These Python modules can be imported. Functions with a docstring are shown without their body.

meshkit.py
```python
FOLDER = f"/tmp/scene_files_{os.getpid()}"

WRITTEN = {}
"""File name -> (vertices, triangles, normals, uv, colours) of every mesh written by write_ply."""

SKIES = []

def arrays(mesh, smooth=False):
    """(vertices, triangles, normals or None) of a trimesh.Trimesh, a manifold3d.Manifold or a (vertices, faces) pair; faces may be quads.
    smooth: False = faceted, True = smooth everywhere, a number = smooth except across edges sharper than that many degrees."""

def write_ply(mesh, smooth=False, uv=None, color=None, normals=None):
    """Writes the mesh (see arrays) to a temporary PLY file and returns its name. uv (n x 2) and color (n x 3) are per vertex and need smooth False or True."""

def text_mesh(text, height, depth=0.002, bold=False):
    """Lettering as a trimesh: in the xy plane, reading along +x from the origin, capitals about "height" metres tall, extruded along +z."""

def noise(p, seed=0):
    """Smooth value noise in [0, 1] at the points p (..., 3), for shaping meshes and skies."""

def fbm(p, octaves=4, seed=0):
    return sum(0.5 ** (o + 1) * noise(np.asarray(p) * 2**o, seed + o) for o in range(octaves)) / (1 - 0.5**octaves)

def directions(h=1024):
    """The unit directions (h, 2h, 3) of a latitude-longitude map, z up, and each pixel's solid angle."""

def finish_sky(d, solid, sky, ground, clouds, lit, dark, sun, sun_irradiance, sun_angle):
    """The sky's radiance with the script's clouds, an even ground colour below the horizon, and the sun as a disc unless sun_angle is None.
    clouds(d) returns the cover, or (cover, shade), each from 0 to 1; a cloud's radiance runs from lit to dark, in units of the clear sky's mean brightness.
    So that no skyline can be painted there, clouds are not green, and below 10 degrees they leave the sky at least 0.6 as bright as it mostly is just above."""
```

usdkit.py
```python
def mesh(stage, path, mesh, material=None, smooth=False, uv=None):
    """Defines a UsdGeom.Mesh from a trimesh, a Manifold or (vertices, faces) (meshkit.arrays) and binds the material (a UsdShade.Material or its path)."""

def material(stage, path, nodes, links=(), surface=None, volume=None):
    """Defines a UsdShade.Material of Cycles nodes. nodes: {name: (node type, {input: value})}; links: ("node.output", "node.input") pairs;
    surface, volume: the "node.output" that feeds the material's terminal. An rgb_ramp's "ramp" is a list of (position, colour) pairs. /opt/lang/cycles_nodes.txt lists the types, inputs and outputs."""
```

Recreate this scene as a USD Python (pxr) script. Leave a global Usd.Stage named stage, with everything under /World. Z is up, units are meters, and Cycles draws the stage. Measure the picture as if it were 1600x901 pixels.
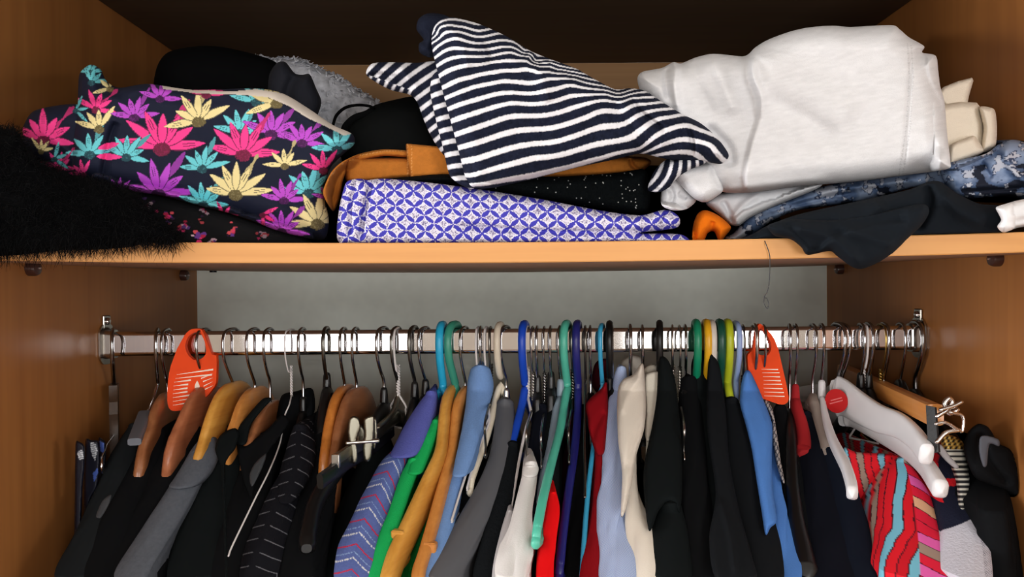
import math, numpy as np, trimesh, usdkit, meshkit
from pxr import Usd, UsdGeom, UsdLux, UsdShade, Gf, Sdf, Vt
from scipy.spatial import Delaunay, cKDTree
from scipy.interpolate import PchipInterpolator, RBFInterpolator
import shapely
from shapely.geometry import Polygon, LineString

stage = Usd.Stage.CreateInMemory()
UsdGeom.SetStageUpAxis(stage, 'Z')
UsdGeom.SetStageMetersPerUnit(stage, 1.0)
UsdGeom.Xform.Define(stage, '/World')
rng = np.random.default_rng(7)

# ------------------------------------------------------------------ camera, light, exposure
ZC = 1.70                      # camera height
FPX = 1200.0                   # focal length in pixels of the 1600 px wide frame
PITCH, ROLL = 7.5 / 1200.0, math.radians(0.46)
EXPOSURE = -0.25
_f = np.array([0, math.cos(PITCH), -math.sin(PITCH)])
_u0 = np.array([0, math.sin(PITCH), math.cos(PITCH)])
_r0 = np.array([1.0, 0, 0])
_r = math.cos(ROLL) * _r0 - math.sin(ROLL) * _u0
_u = math.cos(ROLL) * _u0 + math.sin(ROLL) * _r0
cam = UsdGeom.Camera.Define(stage, '/World/camera')
cam.AddTransformOp().Set(Gf.Matrix4d(*_r, 0, *_u, 0, *(-_f), 0, 0, 0, ZC, 1))
cam.CreateHorizontalApertureAttr(36.0)
cam.CreateVerticalApertureAttr(36.0 * 901 / 1600)
cam.CreateFocalLengthAttr(36.0 * FPX / 1600)
cam.CreateClippingRangeAttr(Gf.Vec2f(0.02, 60))
cam.CreateExposureAttr(EXPOSURE)

def rect_light(path, loc, w, h, intensity, color, turn=0.0):      # faces +y, out of an added, unseen window of the wall behind the camera; turned about z for the side walls
    l = UsdLux.RectLight.Define(stage, path)
    l.CreateWidthAttr(w); l.CreateHeightAttr(h); l.CreateIntensityAttr(intensity); l.CreateColorAttr(Gf.Vec3f(*color))
    l.CreateNormalizeAttr(False)
    l.AddTranslateOp().Set(Gf.Vec3d(*loc)); l.AddRotateZOp().Set(turn); l.AddRotateXOp().Set(90.0)
    return l
REAR_LIGHT, SIDE_LIGHT = (8.0, 13.0), (30.0, 6.0)
ROOM_Y = -2.35                 # wall behind the camera, with two added windows
ADDED_WINDOWS = [(-0.98, 0.80, 1.52, 1.30), (1.02, 0.78, 1.52, 1.30)]     # unseen, added as sources for light and rail reflections; rear wall: centre x, width, centre z, height
ADDED_SIDE_WINDOWS = [(-1, 0.18, 0.72, 1.60, 1.20), (1, -0.05, 0.90, 1.60, 1.20)]   # unseen, added to light the side panels; side walls: side, centre y, width, centre z, height
for i, (wx, ww, wz, wh) in enumerate(ADDED_WINDOWS):
    rect_light(f'/World/added_window_light_{i+1:03d}', (wx, ROOM_Y + 0.03, wz), ww, wh, REAR_LIGHT[i], (0.97, 0.985, 1.0))
for i, (s, wy, ww, wz, wh) in enumerate(ADDED_SIDE_WINDOWS):
    rect_light(f'/World/added_window_light_{i+3:03d}', (s * (2.3 - 0.03), wy, wz), ww, wh, SIDE_LIGHT[i], (0.97, 0.985, 1.0), s * 90.0)
dome = UsdLux.DomeLight.Define(stage, '/World/sky')
dome.CreateIntensityAttr(0.25); dome.CreateColorAttr(Gf.Vec3f(0.9, 0.95, 1.0))

def P(px, py, d):
    """the point at depth y = d seen at pixel (px, py) of the photograph"""
    px, py, d = np.broadcast_arrays(np.asarray(px, float), np.asarray(py, float), np.asarray(d, float))
    v = ((px - 800)[..., None] * _r + (450.5 - py)[..., None] * _u) / FPX + _f
    return v * (d / v[..., 1])[..., None] + [0, 0, ZC]

def lin(c):
    c = np.asarray(c, float) / 255.0
    return np.where(c <= 0.04045, c / 12.92, ((c + 0.055) / 1.055) ** 2.4)

# ------------------------------------------------------------------ materials
_m = {}
def M(name, rgb, rough=0.8, metal=0.0, vary=0.0, vscale=30.0, bump=0.0, bscale=400.0, sheen=0.0, spec=0.5, stretch=(1, 1, 1), coat=0.0):
    if name in _m: return _m[name]
    c = lin(rgb)
    nodes = {'p': ('principled_bsdf', {'base_color': tuple(c), 'roughness': rough, 'metallic': metal, 'sheen_weight': sheen, 'specular_ior_level': spec, 'coat_weight': coat})}
    links = []
    if vary or bump:
        nodes['tc'] = ('texture_coordinate', {}); nodes['mp'] = ('mapping', {'scale': stretch}); links.append(('tc.object', 'mp.vector'))
    if vary:
        nodes['n'] = ('noise_texture', {'scale': vscale, 'detail': 4.0})
        nodes['r'] = ('rgb_ramp', {'ramp': [(0.25, tuple(c * (1 - vary))), (0.75, tuple(np.minimum(c * (1 + vary), 1)))]})
        links += [('mp.vector', 'n.vector'), ('n.fac', 'r.fac'), ('r.color', 'p.base_color')]
    if bump:
        nodes['bn'] = ('noise_texture', {'scale': bscale, 'detail': 2.0}); nodes['b'] = ('bump', {'strength': bump, 'distance': 0.001})
        links += [('mp.vector', 'bn.vector'), ('bn.fac', 'b.height'), ('b.normal', 'p.normal')]
    _m[name] = usdkit.material(stage, '/World/Looks/' + name, nodes, links, surface='p.BSDF')
    return _m[name]

def MC(name, rough=0.85, bump=0.25, bscale=900.0, sheen=0.0, spec=0.3):
    """cloth whose print lies in the mesh's colour attribute"""
    if name in _m: return _m[name]
    nodes = {'a': ('attribute', {'attribute': 'print'}), 'p': ('principled_bsdf', {'roughness': rough, 'sheen_weight': sheen, 'specular_ior_level': spec}),
             'tc': ('texture_coordinate', {}), 'bn': ('noise_texture', {'scale': bscale, 'detail': 2.0}), 'b': ('bump', {'strength': bump, 'distance': 0.001})}
    links = [('a.color', 'p.base_color'), ('tc.object', 'bn.vector'), ('bn.fac', 'b.height'), ('b.normal', 'p.normal')]
    _m[name] = usdkit.material(stage, '/World/Looks/' + name, nodes, links, surface='p.BSDF')
    return _m[name]

def MW(name, rgb, rgb2, grain='z', rough=0.45, scale=1.0, coat=0.0):
    """wood: fine streaks and broad bands along the grain axis"""
    if name in _m: return _m[name]
    a, b = tuple(lin(rgb)), tuple(lin(rgb2))
    s = {'x': (1.6, 40, 40), 'y': (40, 1.6, 40), 'z': (40, 40, 1.6)}[grain]
    s2 = tuple(6 * k for k in s)
    nodes = {'tc': ('texture_coordinate', {}), 'mp': ('mapping', {'scale': tuple(k * scale for k in s)}), 'mp2': ('mapping', {'scale': tuple(k * scale for k in s2)}),
             'n': ('noise_texture', {'scale': 1.0, 'detail': 5.0, 'distortion': 0.6}), 'n2': ('noise_texture', {'scale': 1.0, 'detail': 3.0}),
             'mx': ('mix_float', {'fac': 0.35}), 'r': ('rgb_ramp', {'ramp': [(0.3, b), (0.7, a)]}), 'p': ('principled_bsdf', {'roughness': rough, 'coat_weight': coat, 'specular_ior_level': 0.4})}
    links = [('tc.object', 'mp.vector'), ('tc.object', 'mp2.vector'), ('mp.vector', 'n.vector'), ('mp2.vector', 'n2.vector'), ('n.fac', 'mx.a'), ('n2.fac', 'mx.b'), ('mx.result', 'r.fac'), ('r.color', 'p.base_color')]
    _m[name] = usdkit.material(stage, '/World/Looks/' + name, nodes, links, surface='p.BSDF')
    return _m[name]

# ------------------------------------------------------------------ prims
_names = {}
def numbered(parent, name):
    k = _names.get((parent, name), 0); _names[(parent, name)] = k + 1
    return f'{parent}/{name}' + (f'_{k:03d}' if k else '')

def tag(p, label=None, cat=None, group=None, kind=None):
    for k, v in (('label', label), ('category', cat), ('group', group), ('kind', kind)):
        if v: p.SetCustomDataByKey(k, v)
    return p

def thing(name, label, cat, loc=(0, 0, 0), rotz=0.0, lean=0.0, group=None):
    x = UsdGeom.Xform.Define(stage, numbered('/World', name))
    x.AddTranslateOp().Set(Gf.Vec3d(*map(float, loc)))
    if rotz: x.AddRotateZOp().Set(math.degrees(rotz))
    if lean: x.AddRotateYOp().Set(math.degrees(lean))
    return tag(x.GetPrim(), label, cat, group)

def obj(name, mesh, mat, parent=None, smooth=40, colors=None, label=None, kind=None):
    path = numbered(str(parent.GetPath()) if parent else '/World', name)
    m = usdkit.mesh(stage, path, mesh, mat, smooth=True if colors is not None else smooth)
    if colors is not None:
        UsdGeom.PrimvarsAPI(m).CreatePrimvar('print', Sdf.ValueTypeNames.Color3fArray, 'vertex').Set(Vt.Vec3fArray.FromNumpy(np.asarray(colors, np.float32)))
    return tag(m.GetPrim(), label=label, kind=kind)

# ------------------------------------------------------------------ shapes
def cat(*ms): return trimesh.util.concatenate([m if isinstance(m, trimesh.Trimesh) else trimesh.Trimesh(*m, process=False) for m in ms])

def spline(pts, n):
    pts = np.asarray(pts, float)
    s = np.r_[0, np.cumsum(np.linalg.norm(np.diff(pts, axis=0), axis=1))]
    return PchipInterpolator(s, pts, axis=0)(np.linspace(0, s[-1], n))

def smooth_path(pts, n):
    """centripetal Catmull-Rom through the points"""
    p = np.asarray(pts, float)
    p = np.vstack([2 * p[0] - p[1], p, 2 * p[-1] - p[-2]])
    out, per = [], max(2, n // (len(pts) - 1))
    for i in range(1, len(p) - 2):
        t = np.linspace(0, 1, per, endpoint=False)[:, None]
        a, b, c, d = p[i - 1], p[i], p[i + 1], p[i + 2]
        out.append(0.5 * (2 * b + (c - a) * t + (2 * a - 5 * b + 4 * c - d) * t**2 + (3 * b - a - 3 * c + d) * t**3))
    return np.vstack(out + [p[-2:-1]])

def loft(rings, close=True):
    """rings (k, m, 3) of equal length, closed around; capped at both ends by fans"""
    r = np.asarray(rings, float); k, m = r.shape[:2]
    i, j = np.meshgrid(np.arange(k - 1), np.arange(m), indexing='ij')
    a, b, c, d = i * m + j, i * m + (j + 1) % m, (i + 1) * m + (j + 1) % m, (i + 1) * m + j
    f = np.stack([np.stack([a, b, c], -1), np.stack([a, c, d], -1)], 2).reshape(-1, 3)
    v = r.reshape(-1, 3)
    if close:
        v = np.vstack([v, r[0].mean(0), r[-1].mean(0)]); n0 = k * m; j = np.arange(m)
        f = np.vstack([f, np.stack([np.full(m, n0), (j + 1) % m, j], 1), np.stack([np.full(m, n0 + 1), (k - 1) * m + j, (k - 1) * m + (j + 1) % m], 1)])
    t = trimesh.Trimesh(v, f, process=False)
    if t.volume < 0: t.invert()
    return t

def sweep(path, w, h, side=None, power=2.0, m=12):
    """a tube along path of half-widths w (along side) and h (across): superellipse sections of the given power"""
    p = np.asarray(path, float); n = len(p)
    t = np.gradient(p, axis=0); t /= np.linalg.norm(t, axis=1, keepdims=True) + 1e-12
    if side is None:
        a = np.empty_like(p); s = np.array([1.0, 0, 0]) if abs(t[0, 0]) < 0.9 else np.array([0, 1.0, 0])
        for i in range(n):
            s = s - t[i] * s.dot(t[i]); s /= np.linalg.norm(s); a[i] = s
    else:
        a = np.broadcast_to(np.asarray(side, float), p.shape); a = a - t * (a * t).sum(1, keepdims=True); a /= np.linalg.norm(a, axis=1, keepdims=True)
    b = np.cross(t, a)
    ang = np.arange(m) * 2 * np.pi / m + np.pi / m
    cx, sx = np.cos(ang), np.sin(ang)
    k = (np.abs(cx) ** power + np.abs(sx) ** power) ** (-1 / power)
    cx, sx = cx * k, sx * k
    w, h = np.broadcast_to(w, n), np.broadcast_to(h, n)
    return loft(p[:, None] + w[:, None, None] * cx[None, :, None] * a[:, None] + h[:, None, None] * sx[None, :, None] * b[:, None])

def tube(path, r, m=8, round_ends=True):
    p = np.asarray(path, float)
    r = np.broadcast_to(np.asarray(r, float), len(p))
    if round_ends:
        t0, t1 = p[0] - p[1], p[-1] - p[-2]; t0 /= np.linalg.norm(t0); t1 /= np.linalg.norm(t1)
        p = np.vstack([p[0] + t0 * r[0] * 0.9, p[0] + t0 * r[0] * 0.6, p, p[-1] + t1 * r[-1] * 0.6, p[-1] + t1 * r[-1] * 0.9])
        r = np.r_[r[0] * 0.35, r[0] * 0.8, r, r[-1] * 0.8, r[-1] * 0.35]
    return sweep(p, r, r, m=m)

def box(lo, hi, bevel=0.0):
    lo, hi = np.asarray(lo, float), np.asarray(hi, float)
    if not bevel:
        b = trimesh.creation.box(hi - lo); b.apply_translation((lo + hi) / 2); return b
    pts = []
    for ax in range(3):
        e = np.full(3, bevel); e[ax] = 0
        for sx in np.ndindex(2, 2, 2):
            pts.append(np.where(np.array(sx) == 0, lo + e, hi - e))
    return trimesh.convex.convex_hull(np.array(pts))

def slab(outline, axis, lo, hi, bevel=0.0):
    """a plate: 2-D outline extruded between lo and hi; axis 'x': outline is (y, z); 'y': (x, z); 'z': (x, y)"""
    poly = Polygon(outline) if not isinstance(outline, Polygon) else outline
    m = trimesh.creation.extrude_polygon(poly, hi - lo, engine='earcut')
    v = np.array(m.vertices); z = v[:, 2] + lo
    v = {'x': np.stack([z, v[:, 0], v[:, 1]], 1), 'y': np.stack([v[:, 0], z, v[:, 1]], 1), 'z': np.stack([v[:, 0], v[:, 1], z], 1)}[axis]
    t = trimesh.Trimesh(v, m.faces, process=False)
    if t.volume < 0: t.invert()
    return t

# ------------------------------------------------------------------ measures of the wardrobe
XW = 0.4838; D_FRONT, D_RAIL, D_BACK = 0.60, 0.912, 1.18
Z_TOP = ZC + 0.337; Z_SHELF_LO, Z_SHELF = ZC + 0.0240, ZC + 0.0410; SHELF_FRONT = 0.640
Z_RAIL = ZC - 0.0677; RAIL_H, RAIL_W = 0.0145, 0.0075
def sag(x): return 0.0065 * (1 - np.clip(np.asarray(x) / XW, -1, 1) ** 2)
def shelf_z(x): return Z_SHELF - sag(x)

# ------------------------------------------------------------------ the room
wall_paint = M('wall_paint', (205, 196, 184), 0.9, vary=0.03, vscale=4)
def struct(name, mesh, mat, parent=None): return obj(name, mesh, mat, parent, kind=None if parent else 'structure')
RX, RZ = 2.3, 2.5
struct('floor', box((-RX, ROOM_Y - 0.1, -0.05), (RX, 1.30, 0)), MW('floor_wood', (120, 84, 55), (92, 62, 40), 'y', 0.4, 0.3))
struct('ceiling', box((-RX, ROOM_Y - 0.1, RZ), (RX, 1.30, RZ + 0.05)), M('ceiling_paint', (222, 218, 210), 0.9, vary=0.02, vscale=3))
struct('wall_left', box((-RX - 0.1, ROOM_Y - 0.1, 0), (-RX, 1.30, RZ)), wall_paint)
struct('wall_right', box((RX, ROOM_Y - 0.1, 0), (RX + 0.1, 1.30, RZ)), wall_paint)
struct('wall_back', box((-RX, 1.22, 0), (RX, 1.30, RZ)), wall_paint)
struct('wall_rear', box((-RX, ROOM_Y - 0.1, 0), (RX, ROOM_Y, RZ)), wall_paint)
frame_paint = M('added_window_frame_paint', (225, 223, 218), 0.5)
for i, (wx, ww, wz, wh) in enumerate(ADDED_WINDOWS):  # frames of the added rear windows
    w = UsdGeom.Xform.Define(stage, f'/World/window_{i+1}').GetPrim(); tag(w, kind='structure')
    a, b, c, d = wx - ww / 2, wx + ww / 2, wz - wh / 2, wz + wh / 2
    for lo, hi in (((a - 0.05, c - 0.05), (a, d + 0.05)), ((b, c - 0.05), (b + 0.05, d + 0.05)), ((a, d), (b, d + 0.05)), ((a, c - 0.05), (b, c))):
        obj('frame_bar', box((lo[0], ROOM_Y, lo[1]), (hi[0], ROOM_Y + 0.06, hi[1]), 0.005), frame_paint, w)

for i, (s, wy, ww, wz, wh) in enumerate(ADDED_SIDE_WINDOWS):  # frames of the added side windows
    w = UsdGeom.Xform.Define(stage, f'/World/window_{i+3}').GetPrim(); tag(w, kind='structure')
    a, b, c, d = wy - ww / 2, wy + ww / 2, wz - wh / 2, wz + wh / 2
    for lo, hi in (((a - 0.05, c - 0.05), (a, d + 0.05)), ((b, c - 0.05), (b + 0.05, d + 0.05)), ((a, d), (b, d + 0.05)), ((a, c - 0.05), (b, c))):
        x0, x1 = sorted((s * RX, s * (RX - 0.06)))
        obj('frame_bar', box((x0, lo[0], lo[1]), (x1, hi[0], hi[1]), 0.005), frame_paint, w)

# ------------------------------------------------------------------ the wardrobe
side_wood = MW('side_panel_wood', (160, 104, 54), (136, 84, 42), 'z', 0.42, 0.5)
edge_wood = MW('shelf_edge_wood', (226, 166, 100), (205, 143, 82), 'x', 0.5, 0.6)
shaded_wood = MW('top_panel_wood', (90, 68, 48), (76, 56, 39), 'x', 0.7, 0.5)  # shade under the top panel worked into a darker wood colour
white_board = M('white_backboard', (222, 226, 216), 0.75, vary=0.04, vscale=60)
ward = thing('wardrobe', 'open honey-brown wooden wardrobe that holds the shelf of folded clothes and the hanging rail', 'wardrobe')
T = 0.018
for s in (-1, 1):
    x0, x1 = sorted((s * XW, s * (XW + T)))
    obj('side_panel', box((x0, D_FRONT, 0.02), (x1, D_BACK + 0.012, Z_TOP + T), 0.0008), side_wood, ward)
obj('top_panel', box((-XW, D_FRONT + 0.002, Z_TOP), (XW, D_BACK, Z_TOP + T), 0.0008), shaded_wood, ward)
obj('upper_back_panel', box((-XW, D_BACK, Z_SHELF - 0.01), (XW, D_BACK + 0.006, Z_TOP)), MW('upper_back_wood', (172, 128, 82), (150, 108, 66), 'x', 0.6, 0.5), ward)
obj('lower_back_panel', box((-XW, D_BACK, 0.10), (XW, D_BACK + 0.006, Z_SHELF - 0.01)), white_board, ward, label='pale grey backboard behind the hanging rail')
obj('bottom_panel', box((-XW, D_FRONT + 0.002, 0.08), (XW, D_BACK, 0.08 + T), 0.0008), side_wood, ward)
obj('plinth', box((-XW, D_FRONT + 0.03, 0.0), (XW, D_FRONT + 0.045, 0.08)), side_wood, ward)
plug = M('brown_plastic', (66, 40, 34), 0.25, spec=0.6)
def peg(px, py, d, s):
    c = P(px, py, d); x = s * XW
    ang = np.linspace(0, 2 * np.pi, 20, endpoint=False)
    pts = []
    for u, r in ((0.0, 0.0078), (0.006, 0.0078), (0.0088, 0.0066), (0.0098, 0.004)):
        pts.append(np.stack([np.full(20, x - s * u), c[1] + r * np.cos(ang), c[2] + r * np.sin(ang)], 1))
    pin = box((min(x - s * 0.0095, x - s * 0.012), c[1] - 0.0012, c[2] - 0.0012), (max(x - s * 0.0095, x - s * 0.012), c[1] + 0.0012, c[2] + 0.0012), 0.0004)
    p = obj('shelf_peg', loft(np.array(pts)), plug, ward, label='brown plastic shelf support peg')
    obj('pin', pin, M('pin_metal', (190, 170, 165), 0.3, 1.0), p)
peg(51, 419, 0.770, -1); peg(284, 430, 1.125, -1); peg(1562, 404, 0.762, 1); peg(1316, 420, 1.125, 1)

# the shelf sags in the middle under its load
xs = np.linspace(-XW + 0.001, XW - 0.001, 41)
rings = []
for x in xs:
    z1, z0, b = shelf_z(x), Z_SHELF_LO - sag(x), 0.0012
    y0, y1 = SHELF_FRONT, D_BACK - 0.001
    rings.append([(x, y0, z0 + b), (x, y0, z1 - b), (x, y0 + b, z1), (x, y1, z1), (x, y1, z0), (x, y0 + b, z0)])
shelf = thing('wardrobe_shelf', 'sagging wooden shelf with a pale beech front edge under the piles of folded clothes', 'shelf')
obj('board', loft(rings), MW('shelf_board', (172, 135, 108), (150, 116, 92), 'x', 0.6, 0.5), shelf, smooth=20)
fr = []
for x in xs:
    z1, z0, b = shelf_z(x), Z_SHELF_LO - sag(x), 0.0008
    fr.append([(x, SHELF_FRONT - 0.0012, z0 + b), (x, SHELF_FRONT - 0.0012, z1 - b), (x, SHELF_FRONT - 0.0004, z1), (x, SHELF_FRONT, z1), (x, SHELF_FRONT, z0), (x, SHELF_FRONT - 0.0004, z0)])
obj('edge_band', loft(fr), edge_wood, shelf, smooth=20)
q = P(333, 424.5, 1.13)
sc = trimesh.creation.cylinder(0.005, 0.003, sections=14); sc.apply_translation((q[0], q[1], Z_SHELF_LO - sag(q[0]) - 0.0012)); obj('screw_head', sc, M('black_metal', (22, 22, 24), 0.4, 0.6), shelf)

# the rail: a flat-sided oval chrome tube in two cup brackets
chrome = M('chrome', (225, 222, 222), 0.06, 1.0)
steel = M('brushed_steel', (190, 186, 180), 0.22, 1.0)
rail = thing('wardrobe_rail', 'flat oval chrome hanging rail running across the wardrobe', 'clothes rail', (0, D_RAIL, Z_RAIL))
def oval(x, w, h, r, n=6):
    pts = []
    for cx, cz, a0 in ((w - r, h - r, 0), (-(w - r), h - r, 90), (-(w - r), -(h - r), 180), (w - r, -(h - r), 270)):
        for a in np.radians(np.linspace(a0, a0 + 90, n)): pts.append((x, cx + r * math.cos(a), cz + r * math.sin(a)))
    return pts
obj('tube', loft([oval(x, RAIL_W, RAIL_H, 0.0052) for x in (-XW + 0.003, 0, XW - 0.003)]), chrome, rail, smooth=50)
for s in (-1, 1):
    x0 = s * (XW - 0.0005); x1 = s * (XW - 0.012)
    cup = loft([oval(x0, 0.016, 0.024, 0.012), oval(s * (XW - 0.0025), 0.016, 0.024, 0.012), oval(s * (XW - 0.003), 0.0105, 0.0175, 0.007), oval(x1, 0.0098, 0.0168, 0.007)])
    ear = box((min(x0, s * (XW - 0.003)), -0.008, 0.018), (max(x0, s * (XW - 0.003)), 0.008, 0.034), 0.001)
    b = obj('end_bracket', cat(cup, ear), steel, rail, smooth=35)
    hd = trimesh.creation.icosphere(2, 0.0042); hd.apply_scale((0.6, 1, 1)); hd.apply_translation((s * (XW - 0.004), 0, 0.027)); obj('screw', hd, chrome, b)

# ------------------------------------------------------------------ folded cloth: a solid with its own outline, depth, rounded rim and creases
def seg_dist(p, line):
    """distance to a polyline, signed (positive to the left when walking along it, y down), and how far along it"""
    a, b = line[:-1], line[1:]
    ab = b - a; L2 = (ab**2).sum(1) + 1e-9
    best = np.full(len(p), 1e9); sgn = np.ones(len(p)); at = np.zeros(len(p)); n = len(a)
    for i in range(n):
        t = ((p - a[i]) @ ab[i]) / L2[i]; tc = np.clip(t, 0, 1)
        q = p - a[i] - tc[:, None] * ab[i]; d = np.hypot(q[:, 0], q[:, 1])
        c = ab[i, 0] * q[:, 1] - ab[i, 1] * q[:, 0]
        m = d < best
        best = np.where(m, d, best); sgn = np.where(m, np.sign(c), sgn); at = np.where(m, (i + tc) / n, at)
    return best, sgn, at

def fields(p, creases):
    """metres towards the camera: ('fold', line, height, width) a rounded ridge (negative: a groove); ('step', line, height, width, fade) the cloth right of the line (walking along, as seen) stands forward"""
    z = np.zeros(len(p))
    for c in creases:
        line = smooth_path(c[1], 6 * len(c[1])) if len(c[1]) > 2 else np.asarray(c[1], float)
        d, s, at = seg_dist(p, line)
        ends = np.clip(np.minimum(at, 1 - at) / 0.12, 0, 1) if c[0] == 'fold' else np.clip(np.minimum(at, 1 - at) / 0.06, 0.0, 1)
        if c[0] == 'fold':
            z += c[2] * np.exp(-(d / c[3]) ** 2) * ends
        else:
            fade = c[4] if len(c) > 4 else 60
            z += c[2] / (1 + np.exp(-s * d / c[3] * 2.5)) * np.exp(-np.maximum(s * d, 0) / fade) * ends
    return z

def densify(outline, smooth=True, step=1.5):
    o = np.asarray(outline, float)
    if smooth:
        n = len(o); q = np.vstack([o[-2:], o, o[:2]]); out = []
        for i in range(2, n + 2):
            a, b, c, d = q[i - 1], q[i], q[i + 1], q[(i + 2) if i + 2 < len(q) else i + 2 - n]
            t = np.linspace(0, 1, 8, endpoint=False)[:, None]; k = 0.42
            out.append((2 * t**3 - 3 * t**2 + 1) * b + (t**3 - 2 * t**2 + t) * k * (c - a) + (-2 * t**3 + 3 * t**2) * c + (t**3 - t**2) * k * (d - b))
        o = np.vstack(out)
    poly = Polygon(o).buffer(0)
    if poly.geom_type != 'Polygon': poly = max(poly.geoms, key=lambda g: g.area)
    L = poly.exterior.length; n = max(12, int(L / step))
    e = np.array([poly.exterior.interpolate(i * L / n).coords[0] for i in range(n)])
    return e, poly

ZB_S = 4; ZB = np.full((260, 480), 9.0)      # depth of what already lies there, in cells of 4 px: the pile is laid from back to front, each piece resting against the ones behind
from scipy.ndimage import map_coordinates, minimum_filter, uniform_filter
def zb_at(p):
    B = uniform_filter(minimum_filter(np.minimum(ZB, 1.15), 5), 5)
    return np.minimum(map_coordinates(B, [p[:, 1] / ZB_S + 4, p[:, 0] / ZB_S + 30], order=1, mode='nearest'), 1.15)
def zb_add(p, y):
    i, j = np.clip((p[:, 1] / ZB_S + 4).astype(int), 1, 258), np.clip((p[:, 0] / ZB_S + 30).astype(int), 1, 478)
    for a in (-1, 0, 1):
        for b in (-1, 0, 1): np.minimum.at(ZB, (i + a, j + b), y)

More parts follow.
